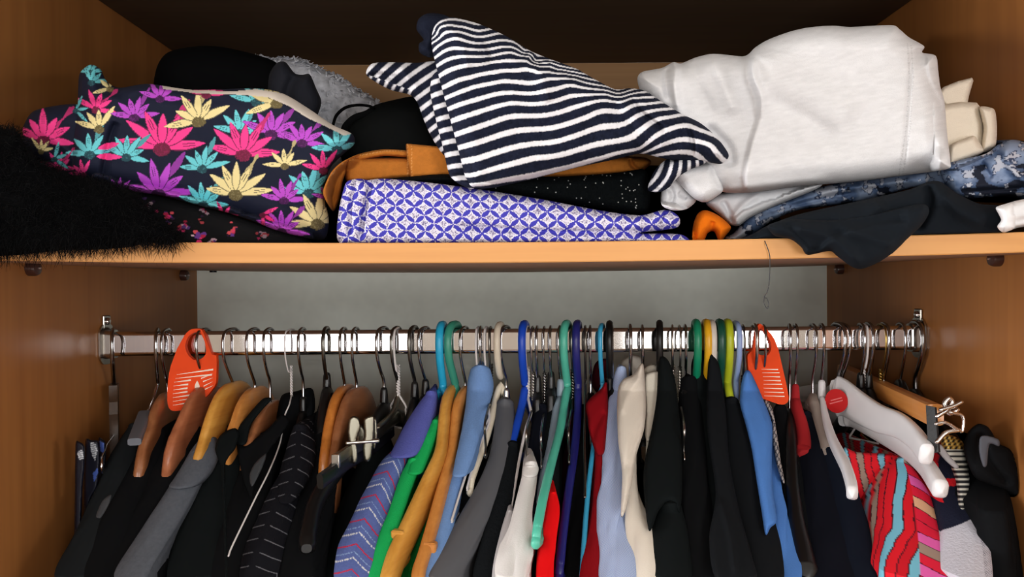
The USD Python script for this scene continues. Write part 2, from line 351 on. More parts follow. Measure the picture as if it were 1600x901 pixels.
def puff(outline, d, thick=0.05, bulge=0.02, rim=18, step=2.5, creases=(), wrinkle=0.0015, wscale=0.03, smooth=True, rest=True, seed=0, tilt=None, flat_back=False):
    """returns mesh, pixel coordinates of each vertex. d: depth of the rim (or a function of pixels)"""
    e, poly = densify(outline, smooth, step)
    x0, y0, x1, y1 = poly.bounds; h = step * 0.866
    gx, gy = np.meshgrid(np.arange(x0, x1, step), np.arange(y0, y1, h)); gx[1::2] += step / 2
    g = np.stack([gx.ravel(), gy.ravel()], 1)
    shapely.prepare(poly)
    g = g[shapely.contains_xy(poly, g[:, 0], g[:, 1])]
    tree = cKDTree(e); dist, _ = tree.query(g); keep = dist > 0.6 * step
    g, dist = g[keep], dist[keep]
    p = np.vstack([e, g]); dist = np.r_[np.zeros(len(e)), dist]; ne = len(e)
    tri = Delaunay(p).simplices
    c = p[tri].mean(1); tri = tri[shapely.contains_xy(poly, c[:, 0], c[:, 1])]
    v = p[tri]; ar = (v[:, 1, 0] - v[:, 0, 0]) * (v[:, 2, 1] - v[:, 0, 1]) - (v[:, 1, 1] - v[:, 0, 1]) * (v[:, 2, 0] - v[:, 0, 0])
    tri = tri[np.abs(ar) > 1e-6]; ar = ar[np.abs(ar) > 1e-6]; tri = np.where((ar > 0)[:, None], tri, tri[:, ::-1])
    depth = d(p) if callable(d) else np.full(len(p), float(d))
    if tilt: depth = depth + tilt[0] * (p[:, 0] - p[:, 0].mean()) / 100 + tilt[1] * (p[:, 1] - p[:, 1].mean()) / 100
    t = np.clip(dist / rim, 0, 1); prof = np.sqrt(np.maximum(1 - (1 - t) ** 2, 0))
    fz = fields(p, creases) if creases else 0
    W = P(p[:, 0], p[:, 1], depth)
    wr = wrinkle * (2 * meshkit.fbm(W / wscale + seed * 7.7, 3, seed) - 1)
    lim = zb_at(p)
    depth = np.minimum(depth, lim - 0.0025)
    front = np.minimum(depth - bulge * prof - (fz + wr) * np.clip(dist / 6, 0, 1), lim - 0.003 - 0.004 * prof)
    Fv = P(p[:, 0], p[:, 1], front)
    bd = np.maximum(np.minimum(depth + thick * np.clip(prof * 1.5, 0, 1), lim - 0.001), front + 0.0015 * (dist > 0))
    back = P(p[:, 0], p[:, 1], bd); back[:, 2] = W[:, 2] + (back[:, 2] - W[:, 2]) * 0.999
    puff.front = (p, front)
    for A in (Fv, back): A[:, 0] = np.clip(A[:, 0], -XW + 0.0012, XW - 0.0012)
    if rest:                                     # nothing sinks into the shelf
        for A in (Fv, back):
            on = A[:, 1] > SHELF_FRONT - 0.003; lowz = shelf_z(A[:, 0]) + 0.0006
            low = A[:, 2] < lowz
            A[:, 2] = np.where(on & low & (depth > SHELF_FRONT - 0.003), lowz, A[:, 2])
            A[:, 1] = np.where(on & low & (depth <= SHELF_FRONT - 0.003), SHELF_FRONT - 0.0035, A[:, 1])
    n = len(p); idx = np.r_[np.arange(ne), np.arange(n, n + n - ne)]       # back shares the rim
    V = np.vstack([Fv, back[ne:]]); F = np.vstack([tri, idx[tri][:, ::-1]])
    m = trimesh.Trimesh(V, F, process=False)
    if m.volume < 0: m.invert()
    return m, np.vstack([p, p[ne:]])

def flat(rgb, n): return np.tile(lin(rgb), (n, 1))
def mixc(a, b, t): return a * (1 - t[:, None]) + b * t[:, None]
def nz(p, s, seed=0, o=3): return meshkit.fbm(np.c_[p / s, np.full(len(p), seed * 3.3)], o, seed)

def cloth(name, label, catg, parts, group=None):
    """parts: (part name, outline, depth, options, colour or function of pixels, material[, part label])"""
    t = thing(name, label, catg, group=group); laid = []
    for q in parts:
        pn, outl, d, opt, col, mat = q[:6]
        m, px = puff(outl, d, **opt)
        laid.append(puff.front)
        obj(pn, m, mat, t, smooth=True, colors=col(px) if callable(col) else None, label=q[6] if len(q) > 6 else None)
    for a in laid: zb_add(*a)
    return t

# ------------------------------------------------------------------ prints
def petal(p, base, ang, L, W):
    q = p - base; c, s = math.cos(ang), math.sin(ang)
    x = (q[:, 0] * c + q[:, 1] * s) / L; y = (-q[:, 0] * s + q[:, 1] * c) / W
    prof = np.sin(np.pi * np.clip(x, 0, 1) ** 0.85) ** 0.75
    return (x > 0) & (x < 1) & (np.abs(y) < prof), x, y

NAVY = lin((15, 21, 44))
FLOWC = {'p': (250, 66, 148), 'c': (110, 208, 218), 'y': (240, 222, 160), 'v': (190, 78, 206)}
DARKC = {'p': (112, 30, 62), 'c': (36, 74, 84), 'y': (104, 92, 58), 'v': (70, 24, 78)}
def flower(p, col, cx, cy, size, rot, kind, n=6, spread=150, stem=True, seed=0):
    r = np.random.default_rng(seed)
    near = np.hypot(p[:, 0] - cx, p[:, 1] - cy) < size * 2.0
    q = p[near]; out = col[near]
    if not len(q): return
    c, dk = lin(FLOWC[kind]), lin(DARKC[kind])
    base = np.array([cx, cy])
    if stem:
        a = math.radians(rot + 28)
        hit, x, y = petal(q, base, a, size * 1.55, size * 0.10)
        st = (np.abs(y) < 0.45 + 0.55 * x + 0.5 * np.sin(x * 9 + cx)) & (np.abs(y) < 1.1) & (x > 0.2) & (x < 1 - 0.08 * np.abs(y))
        out[st] = c * 0.55 + 0.1 * dk
    angs = np.radians(rot + np.linspace(-spread / 2, spread / 2, n))
    order = np.argsort(-np.abs(angs - math.radians(rot)))
    for k in order:
        L = size * (0.85 + 0.3 * r.random()) * (1.1 if abs(angs[k] - math.radians(rot)) > 0.9 else 0.9)
        hit, x, y = petal(q, base + 0.08 * size * np.array([math.cos(angs[k]), math.sin(angs[k])]), angs[k], L, size * 0.155)
        rimm = hit & (np.abs(y) > 0.80 * np.sin(np.pi * np.clip(x, 0, 1) ** 0.85) ** 0.75)
        vein = hit & (np.abs(np.abs(y) - 0.22) < 0.07) & (x > 0.45) & (x < 0.75) & (k % 2 == 0)
        out[hit] = c; out[rimm | vein] = NAVY * 0.7 + c * 0.15
    e = ((q[:, 0] - cx) / (0.24 * size)) ** 2 + ((q[:, 1] - cy - 0.06 * size) / (0.19 * size)) ** 2
    sp = nz(q, 1.6, seed, 2)
    out[(e < 1 + 0.8 * (sp - 0.5)) ] = dk
    out[(e < 1) & (sp > 0.62)] = dk * 0.35 + c * 0.2
    col[near] = out

FLOWERS = [  # centre x, y, size, direction of the fan, colour, petals
    (68, 218, 46, -75, 'p', 6), (112, 205, 0, 0, 'p', 0), (150, 170, 30, -70, 'p', 5), (140, 112, 22, -90, 'c', 5), (143, 128, 24, -60, 'c', 4), (172, 138, 24, 220, 'y', 3),
    (140, 240, 36, -95, 'c', 5), (155, 200, 34, 250, 'y', 4), (165, 245, 0, 0, 'p', 0), (210, 182, 34, -90, 'v', 6), (253, 230, 56, -88, 'p', 7), (197, 244, 34, -70, 'c', 6),
    (310, 188, 44, -108, 'y', 6), (250, 153, 30, -80, 'v', 5), (322, 146, 34, -85, 'p', 6), (375, 206, 36, -85, 'c', 6), (400, 158, 34, -85, 'c', 5), (432, 160, 40, 215, 'y', 4),
    (424, 208, 42, -75, 'v', 6), (380, 240, 50, -85, 'p', 7), (316, 262, 34, -95, 'c', 6), (247, 302, 50, -85, 'v', 6), (317, 318, 34, -80, 'c', 6), (368, 302, 46, -88, 'y', 7),
    (472, 222, 34, -75, 'v', 6), (527, 232, 36, -95, 'c', 5), (445, 258, 28, -95, 'y', 5), (482, 300, 40, -90, 'c', 6), (444, 312, 32, -85, 'v', 6), (496, 348, 46, -100, 'y', 6),
    (440, 360, 34, -75, 'v', 6), (505, 265, 30, -110, 'p', 4), (92, 262, 26, -80, 'p', 5), (130, 272, 22, -120, 'p', 4), (185, 300, 22, -100, 'v', 4), (64, 236, 20, -70, 'y', 4),
    (85, 248, 22, -20, 'c', 3), (410, 335, 22, 30, 'p', 3), (515, 310, 24, -110, 'v', 4), (118, 172, 20, -10, 'c', 3), (350, 338, 20, -60, 'p', 3)]
def floral(p):
    col = np.tile(NAVY, (len(p), 1)) * (0.85 + 0.3 * nz(p, 40, 5))[:, None]
    for i, (x, y, s, rot, k, n) in enumerate(FLOWERS):
        if n: flower(p, col, x, y, s, rot, k, n, 165 if n > 4 else 110, n > 4, i + 11)
    for (x, y, ang, L, W, k) in ((168, 232, -14, 34, 5, 'p'), (166, 244, 2, 40, 5, 'p')):
        hit, *_ = petal(p, np.array([x - 15, y]), math.radians(ang), L, W); col[hit] = lin(FLOWC[k])
    lining = Polygon([(252, 132), (300, 140), (360, 143), (400, 139), (445, 146), (480, 166), (522, 196), (552, 208), (538, 212), (510, 198), (480, 184), (452, 166), (420, 152), (380, 148), (310, 146), (255, 139)])
    col[shapely.contains_xy(lining, p[:, 0], p[:, 1])] = lin((238, 226, 214))
    return col

def small_flowers(p):
    col = np.tile(lin((10, 10, 13)), (len(p), 1)); r = np.random.default_rng(3)
    for x, y, a in ((191, 365, 1), (195, 380, 1), (232, 322, .5), (262, 338, .9), (245, 374, .9), (258, 370, .8), (310, 366, 1), (316, 333, .5), (362, 360, .8), (408, 365, .3), (330, 380, .7), (222, 318, .6), (286, 352, .5)):
        for k in range(12):
            c = np.array([x, y]) + r.normal(0, 5, 2); s = r.uniform(2, 4.5)
            e = ((p[:, 0] - c[0]) / s) ** 2 + ((p[:, 1] - c[1]) / (s * 0.7)) ** 2
            col[e < 1] = lin(((255, 60, 130), (240, 90, 100), (240, 200, 215), (120, 70, 160), (60, 30, 70), (200, 40, 80))[r.integers(6)]) * a
    return col

def rings_print(p):
    """blue leaf shapes that close into circles on speckled white"""
    ang = math.radians(3.5); q = np.stack([p[:, 0] * math.cos(ang) - p[:, 1] * math.sin(ang) * 0.9, p[:, 0] * math.sin(ang) + p[:, 1] * math.cos(ang) * 1.0], 1)
    q = q - np.array([9, 0]); q[:, 1] -= 0.10 * (p[:, 0] - 527)
    q[:, 1] *= 1.18
    q = np.where((p[:, 0] < 572)[:, None], (q + [7, 9]) @ np.array([[0.93, 0.34], [-0.3, 0.95]]), q)
    a = 29.5 / math.sqrt(2)
    u, v = (q[:, 0] + q[:, 1]) / math.sqrt(2) / a, (q[:, 0] - q[:, 1]) / math.sqrt(2) / a
    def lens(f, g):
        fp, gd = f - np.floor(f), np.abs(g - np.round(g))
        return gd / (0.19 * (1 - (2 * fp - 1) ** 2) + 1e-6)
    k = np.minimum(lens(u, v), lens(v, u))
    sp = nz(p, 1.5, 2, 2)
    white = mixc(lin((218, 212, 226)), lin((104, 94, 136)), np.clip((sp - 0.50) * 9, 0, 1))
    white = np.where(((k > 1) & (k < 1.35))[:, None], lin((240, 236, 244)), white)
    return np.where((k < 1)[:, None], lin((62, 58, 172)), white)

def heather(base, amt=0.11, sx=14, sy=3, seed=1):
    def f(p):
        n = nz(p * [1 / sx, 1 / sy] + p[:, ::-1] * [-.01, 0.06], 1.0, seed, 3) - 0.5
        b = nz(p, 60, seed + 4) - 0.5
        return lin(base) * (1 + amt * 2 * n + amt * b)[:, None]
    return f

def seams(base, lines, dark=0.8, **k):
    h = heather(base, **k)
    def f(p):
        c = h(p)
        for L in lines:
            d, s, at = seg_dist(p, np.asarray(L, float))
            hit = (d < 1.0) & ((at * 999 % 1) > -1) & (np.sin(p[:, 1] * 1.6) > -0.5)
            c[hit] *= dark
        return c
    return f

STRIPE_A, STRIPE_B = lin((226, 224, 228)), lin((24, 28, 44))
def striper(ctrl, duty=0.36):
    """stripes from traced points: (x, y, stripe number)"""
    c = np.array(ctrl, float)
    f = RBFInterpolator(c[:, :2], c[:, 2], kernel='thin_plate_spline', smoothing=0.5)
    def g(p):
        s = f(p); jag = 0.045 * (2 * nz(p * [1, 0.4], 1.6, 9, 2) - 1)
        fr = (s + jag) % 1.0
        w = np.clip((duty / 2 - np.abs(fr - 0.5)) / 0.05 + 0.5, 0, 1)
        n = nz(p, 4, 3, 3)
        return mixc(STRIPE_B * (0.55 + 0.9 * n)[:, None], STRIPE_A * (0.92 + 0.16 * n)[:, None], w)
    return g
# white stripes of the big panel: each row gives points on stripe k (its middle is at k + 0.5)
_rows = [[(676, 52), (689, 34), (718, 31), (743, 37)], [(686, 45), (715, 41), (747, 48), (766, 45)], [(677, 66), (689, 57), (718, 50), (743, 57), (782, 52), (808, 60), (827, 71)],
         [(677, 79), (718, 61), (740, 67), (782, 63), (805, 67), (820, 78), (846, 87)], [(681, 89), (721, 76), (750, 78), (792, 73), (811, 79), (837, 94), (860, 94)], [(687, 100), (727, 88), (769, 87), (798, 82), (827, 89), (860, 98), (890, 106)],
         [(692, 115), (731, 102), (769, 97), (801, 95), (837, 102), (870, 108), (905, 114)], [(698, 134), (734, 121), (772, 113), (808, 110), (840, 113), (880, 115), (924, 124)], [(703, 150), (740, 136), (785, 127), (827, 130), (860, 123), (899, 124), (935, 133), (965, 140)],
         [(706, 168), (747, 155), (792, 145), (837, 145), (869, 139), (902, 135), (940, 140), (985, 141)], [(711, 187), (753, 173), (801, 161), (843, 162), (882, 153), (902, 149), (949, 148), (1004, 144)], [(718, 208), (760, 194), (811, 181), (850, 180), (902, 166), (960, 159), (985, 154), (1015, 152)],
         [(723, 229), (766, 216), (818, 203), (860, 200), (915, 184), (971, 174), (1001, 163), (1030, 160)], [(729, 251), (772, 239), (824, 226), (863, 222), (929, 201), (982, 190), (1015, 174), (1045, 170)], [(734, 274), (785, 260), (834, 247), (900, 235), (929, 226), (993, 209), (1032, 185), (1073, 179), (1100, 190)],
         [(731, 289), (769, 285), (834, 274), (900, 258), (943, 246), (999, 232), (1043, 203), (1082, 198), (1124, 216)], [(960, 256), (1013, 236), (1044, 223), (1085, 220), (1110, 227), (1129, 249)], [(1010, 246), (1040, 240), (1085, 240), (1100, 252)]]
panel_stripes = striper([(x, y, k + 0.5) for k, r in enumerate(_rows) for x, y in r])

def stripes_dir(ang, period, phase, bend=0.0, cx=0, cy=0):
    a = math.radians(ang)
    def f(p):
        x, y = p[:, 0] - cx, p[:, 1] - cy
        s = (-x * math.sin(a) + y * math.cos(a) + bend * (x * math.cos(a) + y * math.sin(a)) ** 2) / period + phase
        fr = (s + 0.06 * (nz(p, 1.8, 4, 2) - 0.5)) % 1
        w = np.clip((0.185 - np.abs(fr - 0.5)) / 0.06 + 0.5, 0, 1); n = nz(p, 4, 6, 3)
        return mixc(STRIPE_B * (0.55 + 0.9 * n)[:, None], STRIPE_A * (0.9 + 0.16 * n)[:, None], w)
    return f

def watercolour(p):
    n1, n2, n3 = nz(p * [1, 1.4], 26, 1, 4), nz(p * [1, 1.2], 13, 2, 4), nz(p, 34, 8, 3)
    c = mixc(lin((148, 166, 196)), lin((86, 108, 144)), np.clip((n1 - 0.42) * 7, 0, 1))
    c = np.where(((n2 > 0.56) & (n3 > 0.38))[:, None], lin((206, 210, 222)), c)
    c = np.where((np.abs(n2 - 0.56) < 0.018)[:, None], lin((60, 74, 104)), c)
    return np.where((n1 * 0.5 + n3 * 0.5 > 0.60)[:, None], lin((28, 34, 50)), c)

def jeans(p):
    c = lin((196, 118, 42)) * (0.85 + 0.3 * nz(p, 5, 4, 3))[:, None]
    for L in ([(637, 226), (637, 278)], [(643, 228), (643, 278)], [(512, 282), (530, 258), (566, 242), (600, 236), (634, 236)]):
        d, s, at = seg_dist(p, np.array(L, float)); c[(d < 0.9) & (np.sin(p.sum(1) * 1.4) > -0.2)] = lin((226, 160, 92))
    return c

def sparkle(p):
    r = np.random.default_rng(12); c = np.tile(lin((11, 14, 15)), (len(p), 1)) * (0.6 + 0.8 * nz(p, 3, 1, 3))[:, None]
    s = np.stack([r.uniform(700, 1010, 90), r.uniform(268, 328, 90)], 1); d, _ = cKDTree(s).query(p)
    c[d < 0.8] = lin((205, 205, 200)); return c

# ------------------------------------------------------------------ the folded pile on the shelf
rs = np.random.default_rng(5)
gs = (220, 219, 221)
knit = MC('knit_cloth', 0.95, 0.4, 700, 0.0, 0.1); smooth_cotton = MC('printed_cotton', 0.8, 0.15, 1500); jersey = MC('heather_jersey', 0.95, 0.3, 900, 0.0, 0.1)
black_cloth = M('black_cloth', (9, 9, 10), 0.95, bump=0.2, bscale=700, spec=0.05)
navy_cloth = M('navy_cloth', (22, 26, 36), 0.95, bump=0.2, bscale=700, spec=0.2)
white_cotton = M('white_cotton', (236, 236, 238), 0.9, bump=0.15, bscale=900)

# grey shaggy knit
shag = thing('shaggy_knit', 'silver-grey shaggy knit sloping down in the back of the shelf', 'knitwear')
shag_c = M('shaggy_grey', (196, 196, 202), 0.7, vary=0.3, vscale=120)
sm, _ = puff([(400, 92), (425, 92), (450, 92), (472, 94), (500, 108), (530, 121), (560, 142), (600, 168), (640, 230), (600, 300), (470, 300), (440, 160)], 0.93, thick=0.10, bulge=0.03, rim=25, step=4, wrinkle=0.005, wscale=0.02)
zb_add(*puff.front)
obj('body', sm, shag_c, shag, smooth=True)
pts, fi = trimesh.sample.sample_surface(sm, 2600, seed=6); nn = sm.face_normals[fi]; k = nn[:, 1] < 0.2; pts, nn = pts[k], nn[k]
fl = []
for p_, n_ in zip(pts, nn):
    a = rs.normal(size=3); a -= n_ * a.dot(n_); a /= np.linalg.norm(a); b = np.cross(n_, a); L, W_ = rs.uniform(.003, .007), rs.uniform(.0012, .0024); up = n_ * rs.uniform(.001, .004)
    fl.append(([p_ - a * L * .2 - b * W_, p_ - a * L * .2 + b * W_, p_ + a * L + b * W_ * .6 + up, p_ + a * L - b * W_ * .6 + up, p_ + n_ * .0012], [[0, 1, 4], [1, 2, 4], [2, 3, 4], [3, 0, 4]]))
tag(obj('tufts', cat(*[(np.array(v), np.array(f)) for v, f in fl]), shag_c, shag, smooth=False), kind='stuff')

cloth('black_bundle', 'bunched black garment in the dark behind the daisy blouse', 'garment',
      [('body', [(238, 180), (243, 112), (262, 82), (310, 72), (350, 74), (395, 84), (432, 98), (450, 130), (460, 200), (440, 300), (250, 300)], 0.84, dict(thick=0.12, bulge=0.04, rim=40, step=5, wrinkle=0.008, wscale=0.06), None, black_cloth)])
cloth('navy_bundle', 'dark navy garment with a drooping rounded fold, beside the grey shaggy knit', 'garment',
      [('body', [(420, 120), (432, 99), (446, 97), (460, 114), (472, 117), (484, 116), (494, 138), (502, 158), (497, 178), (480, 220), (440, 220), (420, 170)], 0.80, dict(thick=0.03, bulge=0.02, rim=18, step=3, wrinkle=0.004, creases=[('fold', [(462, 116), (450, 150), (470, 190)], -0.008, 8)]), None, M('deep_navy_cloth', (12, 15, 28), 0.9, bump=0.2, bscale=700))])

cloth('black_gap_sheet', 'flat black cloth added at the back to darken gaps around the purple print cloth', 'garment',  # added black sheet that darkens the gaps between the piles
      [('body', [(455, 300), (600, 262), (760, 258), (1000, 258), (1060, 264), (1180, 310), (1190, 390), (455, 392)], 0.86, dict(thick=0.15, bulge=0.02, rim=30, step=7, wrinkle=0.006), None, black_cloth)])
bag = cloth('black_bag', 'soft black bag with a thin loop handle, lying on the tan trousers', 'bag',
      [('body', [(528, 232), (545, 195), (575, 170), (592, 162), (620, 155), (650, 150), (672, 160), (690, 200), (700, 240), (690, 300), (540, 300), (534, 250)], 0.77, dict(thick=0.08, bulge=0.03, rim=30, step=4, wrinkle=0.004, wscale=0.04), None, M('bag_cloth', (10, 12, 12), 0.8, bump=0.3, bscale=500, spec=0.1))])
strap = [P(*q, 0.75) for q in ((520, 196), (526, 180), (540, 168), (560, 164), (578, 166), (585, 170))]
obj('handle', sweep(smooth_path(strap, 40), 0.0012, 0.0035, m=10), black_cloth, bag)
strap = [P(*q, 0.752) for q in ((586, 172), (570, 178), (553, 184), (540, 196), (536, 208))]
obj('handle', sweep(smooth_path(strap, 40), 0.0012, 0.003, m=10), black_cloth, bag)

cloth('floral_dress', 'black dress with tiny pink and violet flower sprigs lying flat beneath the daisy blouse', 'dress',
      [('body', [(150, 285), (180, 290), (250, 306), (350, 332), (430, 358), (474, 370), (486, 383), (430, 386), (300, 387), (190, 386), (160, 384)], 0.700, dict(thick=0.10, bulge=0.012, rim=14, step=1.6), small_flowers, MC('dress_cloth', 0.9, 0.2))])

cloth('floral_blouse', 'folded navy blouse printed with large pink, turquoise, cream and purple daisies', 'blouse', [
    ('side_fold', [(37, 196), (52, 174), (88, 165), (124, 164), (150, 190), (150, 250), (140, 285), (112, 282), (86, 270), (58, 254), (38, 238), (35, 214)], 0.722, dict(thick=0.10, bulge=0.03, rim=30, step=1.5, creases=[('fold', [(60, 200), (100, 230), (130, 270)], 0.006, 10)]), floral, smooth_cotton),
    ('body', [(121, 168), (122, 140), (125, 114), (141, 101), (157, 108), (166, 126), (186, 137), (232, 131), (300, 140), (400, 138), (442, 146), (480, 168), (520, 195), (550, 209), (554, 224), (540, 238), (516, 262), (506, 300), (514, 345), (506, 374), (470, 370), (430, 359), (400, 347), (355, 332), (300, 318), (250, 305), (200, 298), (160, 288), (122, 280), (108, 260), (112, 215)], 0.710,
     dict(thick=0.13, bulge=0.035, rim=34, step=1.35, wrinkle=0.003, wscale=0.05, creases=[('step', [(108, 285), (112, 240), (118, 160), (122, 110)], 0.008, 5, 40), ('fold', [(126, 150), (175, 150), (230, 137), (300, 146), (400, 146)], 0.005, 7), ('fold', [(182, 190), (172, 215), (158, 285)], -0.006, 6), ('fold', [(420, 150), (470, 175), (540, 225)], 0.004, 8), ('fold', [(440, 300), (470, 330), (500, 370)], 0.004, 12), ('fold', [(150, 110), (165, 140), (200, 150)], -0.005, 6)]), floral, smooth_cotton)])

# black fluffy scarf: a soft core with hair
scarf = thing('fluffy_scarf', 'black fluffy scarf hanging a little over the shelf edge beside the left wall', 'scarf')
fur_core = M('fur_core', (5, 5, 6), 1.0, spec=0.05)
core, _ = puff([(-75, 214), (-30, 208), (0, 205), (30, 210), (45, 240), (70, 264), (120, 282), (180, 293), (225, 322), (256, 352), (284, 374), (262, 382), (235, 379), (200, 386), (150, 390), (100, 391), (50, 396), (0, 400), (-75, 402)], 0.634, thick=0.045, bulge=0.018, rim=26, step=5, wrinkle=0.006, wscale=0.03)
core.vertices[:, 0] = np.maximum(core.vertices[:, 0], -XW + 0.001)
zb_add(*puff.front)
obj('core', core, fur_core, scarf, smooth=True)
pts, fi = trimesh.sample.sample_surface(core, 14000, seed=5); nn = core.face_normals[fi]
ok = nn[:, 1] < 0.35; pts, nn = pts[ok], nn[ok]
dirs = nn + rs.normal(0, 0.55, nn.shape) + [0, 0, -0.35]; dirs /= np.linalg.norm(dirs, axis=1, keepdims=True)
Ls = rs.uniform(0.004, 0.011, len(pts))[:, None]; cur = rs.normal(0, 0.5, pts.shape)
h3 = np.stack([pts, pts + dirs * Ls * 0.4, pts + dirs * Ls * 0.75 + cur * Ls * 0.15, pts + (dirs + cur * 0.6 + [0, 0, -0.2]) * Ls], 1)
h3[..., 0] = np.maximum(h3[..., 0], -XW + 0.0008)
hair = UsdGeom.BasisCurves.Define(stage, str(scarf.GetPath()) + '/fur')
hair.CreateTypeAttr('linear'); hair.CreateCurveVertexCountsAttr(Vt.IntArray.FromNumpy(np.full(len(h3), 4, np.int32)))
hair.CreatePointsAttr(Vt.Vec3fArray.FromNumpy(h3.reshape(-1, 3).astype(np.float32)))
hair.CreateWidthsAttr(Vt.FloatArray.FromNumpy(np.tile(np.array([0.00035, 0.0003, 0.00025, 0.0001], np.float32), len(h3)))); hair.SetWidthsInterpolation('vertex')
UsdShade.MaterialBindingAPI.Apply(hair.GetPrim()).Bind(M('fur_hair', (7, 7, 8), 0.9, spec=0.1)); tag(hair.GetPrim(), kind='stuff')

tan = MC('tan_denim', 0.9, 0.4, 800)
cloth('tan_trousers', 'folded tan denim trousers with a stitched waistband, squeezed between bag and purple print cloth', 'trousers', [
    ('leg_fold', [(543, 252), (560, 246), (640, 246), (760, 246), (1000, 245), (1003, 268), (960, 274), (760, 284), (640, 280), (546, 286)], 0.735, dict(thick=0.10, bulge=0.022, rim=9, step=2, creases=[('fold', [(985, 246), (988, 258), (1003, 268)], -0.006, 3)]), jeans, tan),
    ('waistband', [(505, 304), (508, 288), (518, 268), (534, 253), (562, 240), (600, 233), (640, 236), (648, 246), (600, 244), (562, 252), (545, 262), (536, 282), (530, 312), (520, 330)], 0.722, dict(thick=0.012, bulge=0.007, rim=5, step=1.6), jeans, tan, 'curved stitched waistband edge'),
    ('pocket_flap', [(634, 224), (690, 229), (740, 240), (740, 290), (700, 274), (642, 278), (636, 250)], 0.706, dict(thick=0.01, bulge=0.006, rim=6, step=1.6, smooth=False), jeans, tan)])

cloth('sparkle_knit', 'folded black-green knit flecked with tiny silver specks, directly under the striped sweater', 'knitwear',
      [('body', [(600, 280), (640, 276), (700, 272), (860, 276), (960, 270), (1004, 264), (1013, 276), (1016, 300), (1014, 328), (1000, 334), (960, 329), (900, 319), (800, 304), (720, 290), (650, 288)], 0.700, dict(thick=0.11, bulge=0.022, rim=14, step=1.5, wrinkle=0.002), sparkle, MC('fleck_knit', 1.0, 0.6, 500, 0.0, 0.05))])

cloth('purple_print_cloth', 'folded white cloth with violet-blue leaf-ring print lying on the bare shelf', 'folded cloth', [
    ('body', [(528, 340), (532, 315), (541, 285), (560, 279), (575, 281), (600, 279), (660, 284), (740, 294), (840, 310), (940, 329), (1000, 336), (1034, 328), (1050, 330), (1062, 341), (1056, 356), (1000, 364), (1064, 366), (1066, 382), (900, 384), (560, 384), (530, 378), (526, 360)], 0.668,
     dict(thick=0.14, bulge=0.02, rim=14, step=1.25, wrinkle=0.002, creases=[('fold', [(582, 280), (572, 315), (562, 376)], -0.007, 4), ('fold', [(556, 280), (548, 320), (545, 376)], -0.004, 4), ('fold', [(700, 352), (860, 362), (1040, 362)], -0.006, 5), ('fold', [(1040, 330), (1030, 350)], -0.004, 3)]), rings_print, smooth_cotton)])

cream_p = heather((228, 216, 198), 0.03)
cloth('cream_knit', 'cream ribbed knit with folded cuffs sticking out right of the grey sweatshirt', 'knitwear', [
    ('collar', [(1460, 150), (1474, 136), (1496, 127), (1519, 121), (1521, 126), (1514, 150), (1511, 166), (1480, 170)], 0.735, dict(thick=0.02, bulge=0.008, rim=8, step=2, smooth=False), cream_p, jersey),
    ('body', [(1462, 165), (1500, 159), (1526, 160), (1534, 170), (1540, 190), (1540, 232), (1500, 250), (1466, 250)], 0.725, dict(thick=0.08, bulge=0.02, rim=12, step=2, smooth=False), cream_p, jersey),
    ('cuff', [(1530, 168), (1548, 168), (1555, 174), (1558, 200), (1556, 226), (1548, 235), (1532, 236), (1536, 200)], 0.712, dict(thick=0.06, bulge=0.018, rim=9, step=2), cream_p, jersey),
    ('cuff', [(1484, 228), (1508, 216), (1522, 212), (1530, 222), (1538, 236), (1520, 246), (1500, 254), (1482, 262)], 0.700, dict(thick=0.03, bulge=0.014, rim=9, step=2), cream_p, jersey)])

blue_p = MC('watercolour_print', 0.75, 0.1)
cloth('blue_print_scarf', 'blue, white and black watercolour print fabric crumpled between grey sweatshirt and navy garment', 'scarf', [
    ('roll', [(1132, 372), (1146, 364), (1166, 340), (1184, 330), (1240, 308), (1290, 290), (1360, 278), (1420, 270), (1476, 258), (1500, 268), (1520, 290), (1510, 312), (1480, 302), (1440, 290), (1350, 314), (1250, 328), (1204, 346), (1184, 362), (1150, 378)], 0.755, dict(thick=0.08, bulge=0.02, rim=13, step=1.6, wrinkle=0.004, wscale=0.02, creases=[('fold', [(1190, 335), (1250, 318), (1340, 300)], -0.006, 4), ('fold', [(1280, 300), (1340, 292), (1440, 280)], 0.005, 5)]), watercolour, blue_p),
    ('end', [(1470, 262), (1500, 250), (1540, 240), (1562, 224), (1582, 218), (1610, 222), (1640, 226), (1640, 312), (1606, 310), (1570, 306), (1540, 308), (1510, 310), (1484, 300)], 0.728, dict(thick=0.10, bulge=0.03, rim=22, step=1.7, wrinkle=0.006, wscale=0.025, creases=[('fold', [(1500, 300), (1560, 296), (1620, 292)], -0.008, 4), ('fold', [(1530, 250), (1550, 280)], -0.006, 5), ('fold', [(1570, 226), (1580, 260), (1610, 290)], 0.006, 8)]), watercolour, blue_p)])

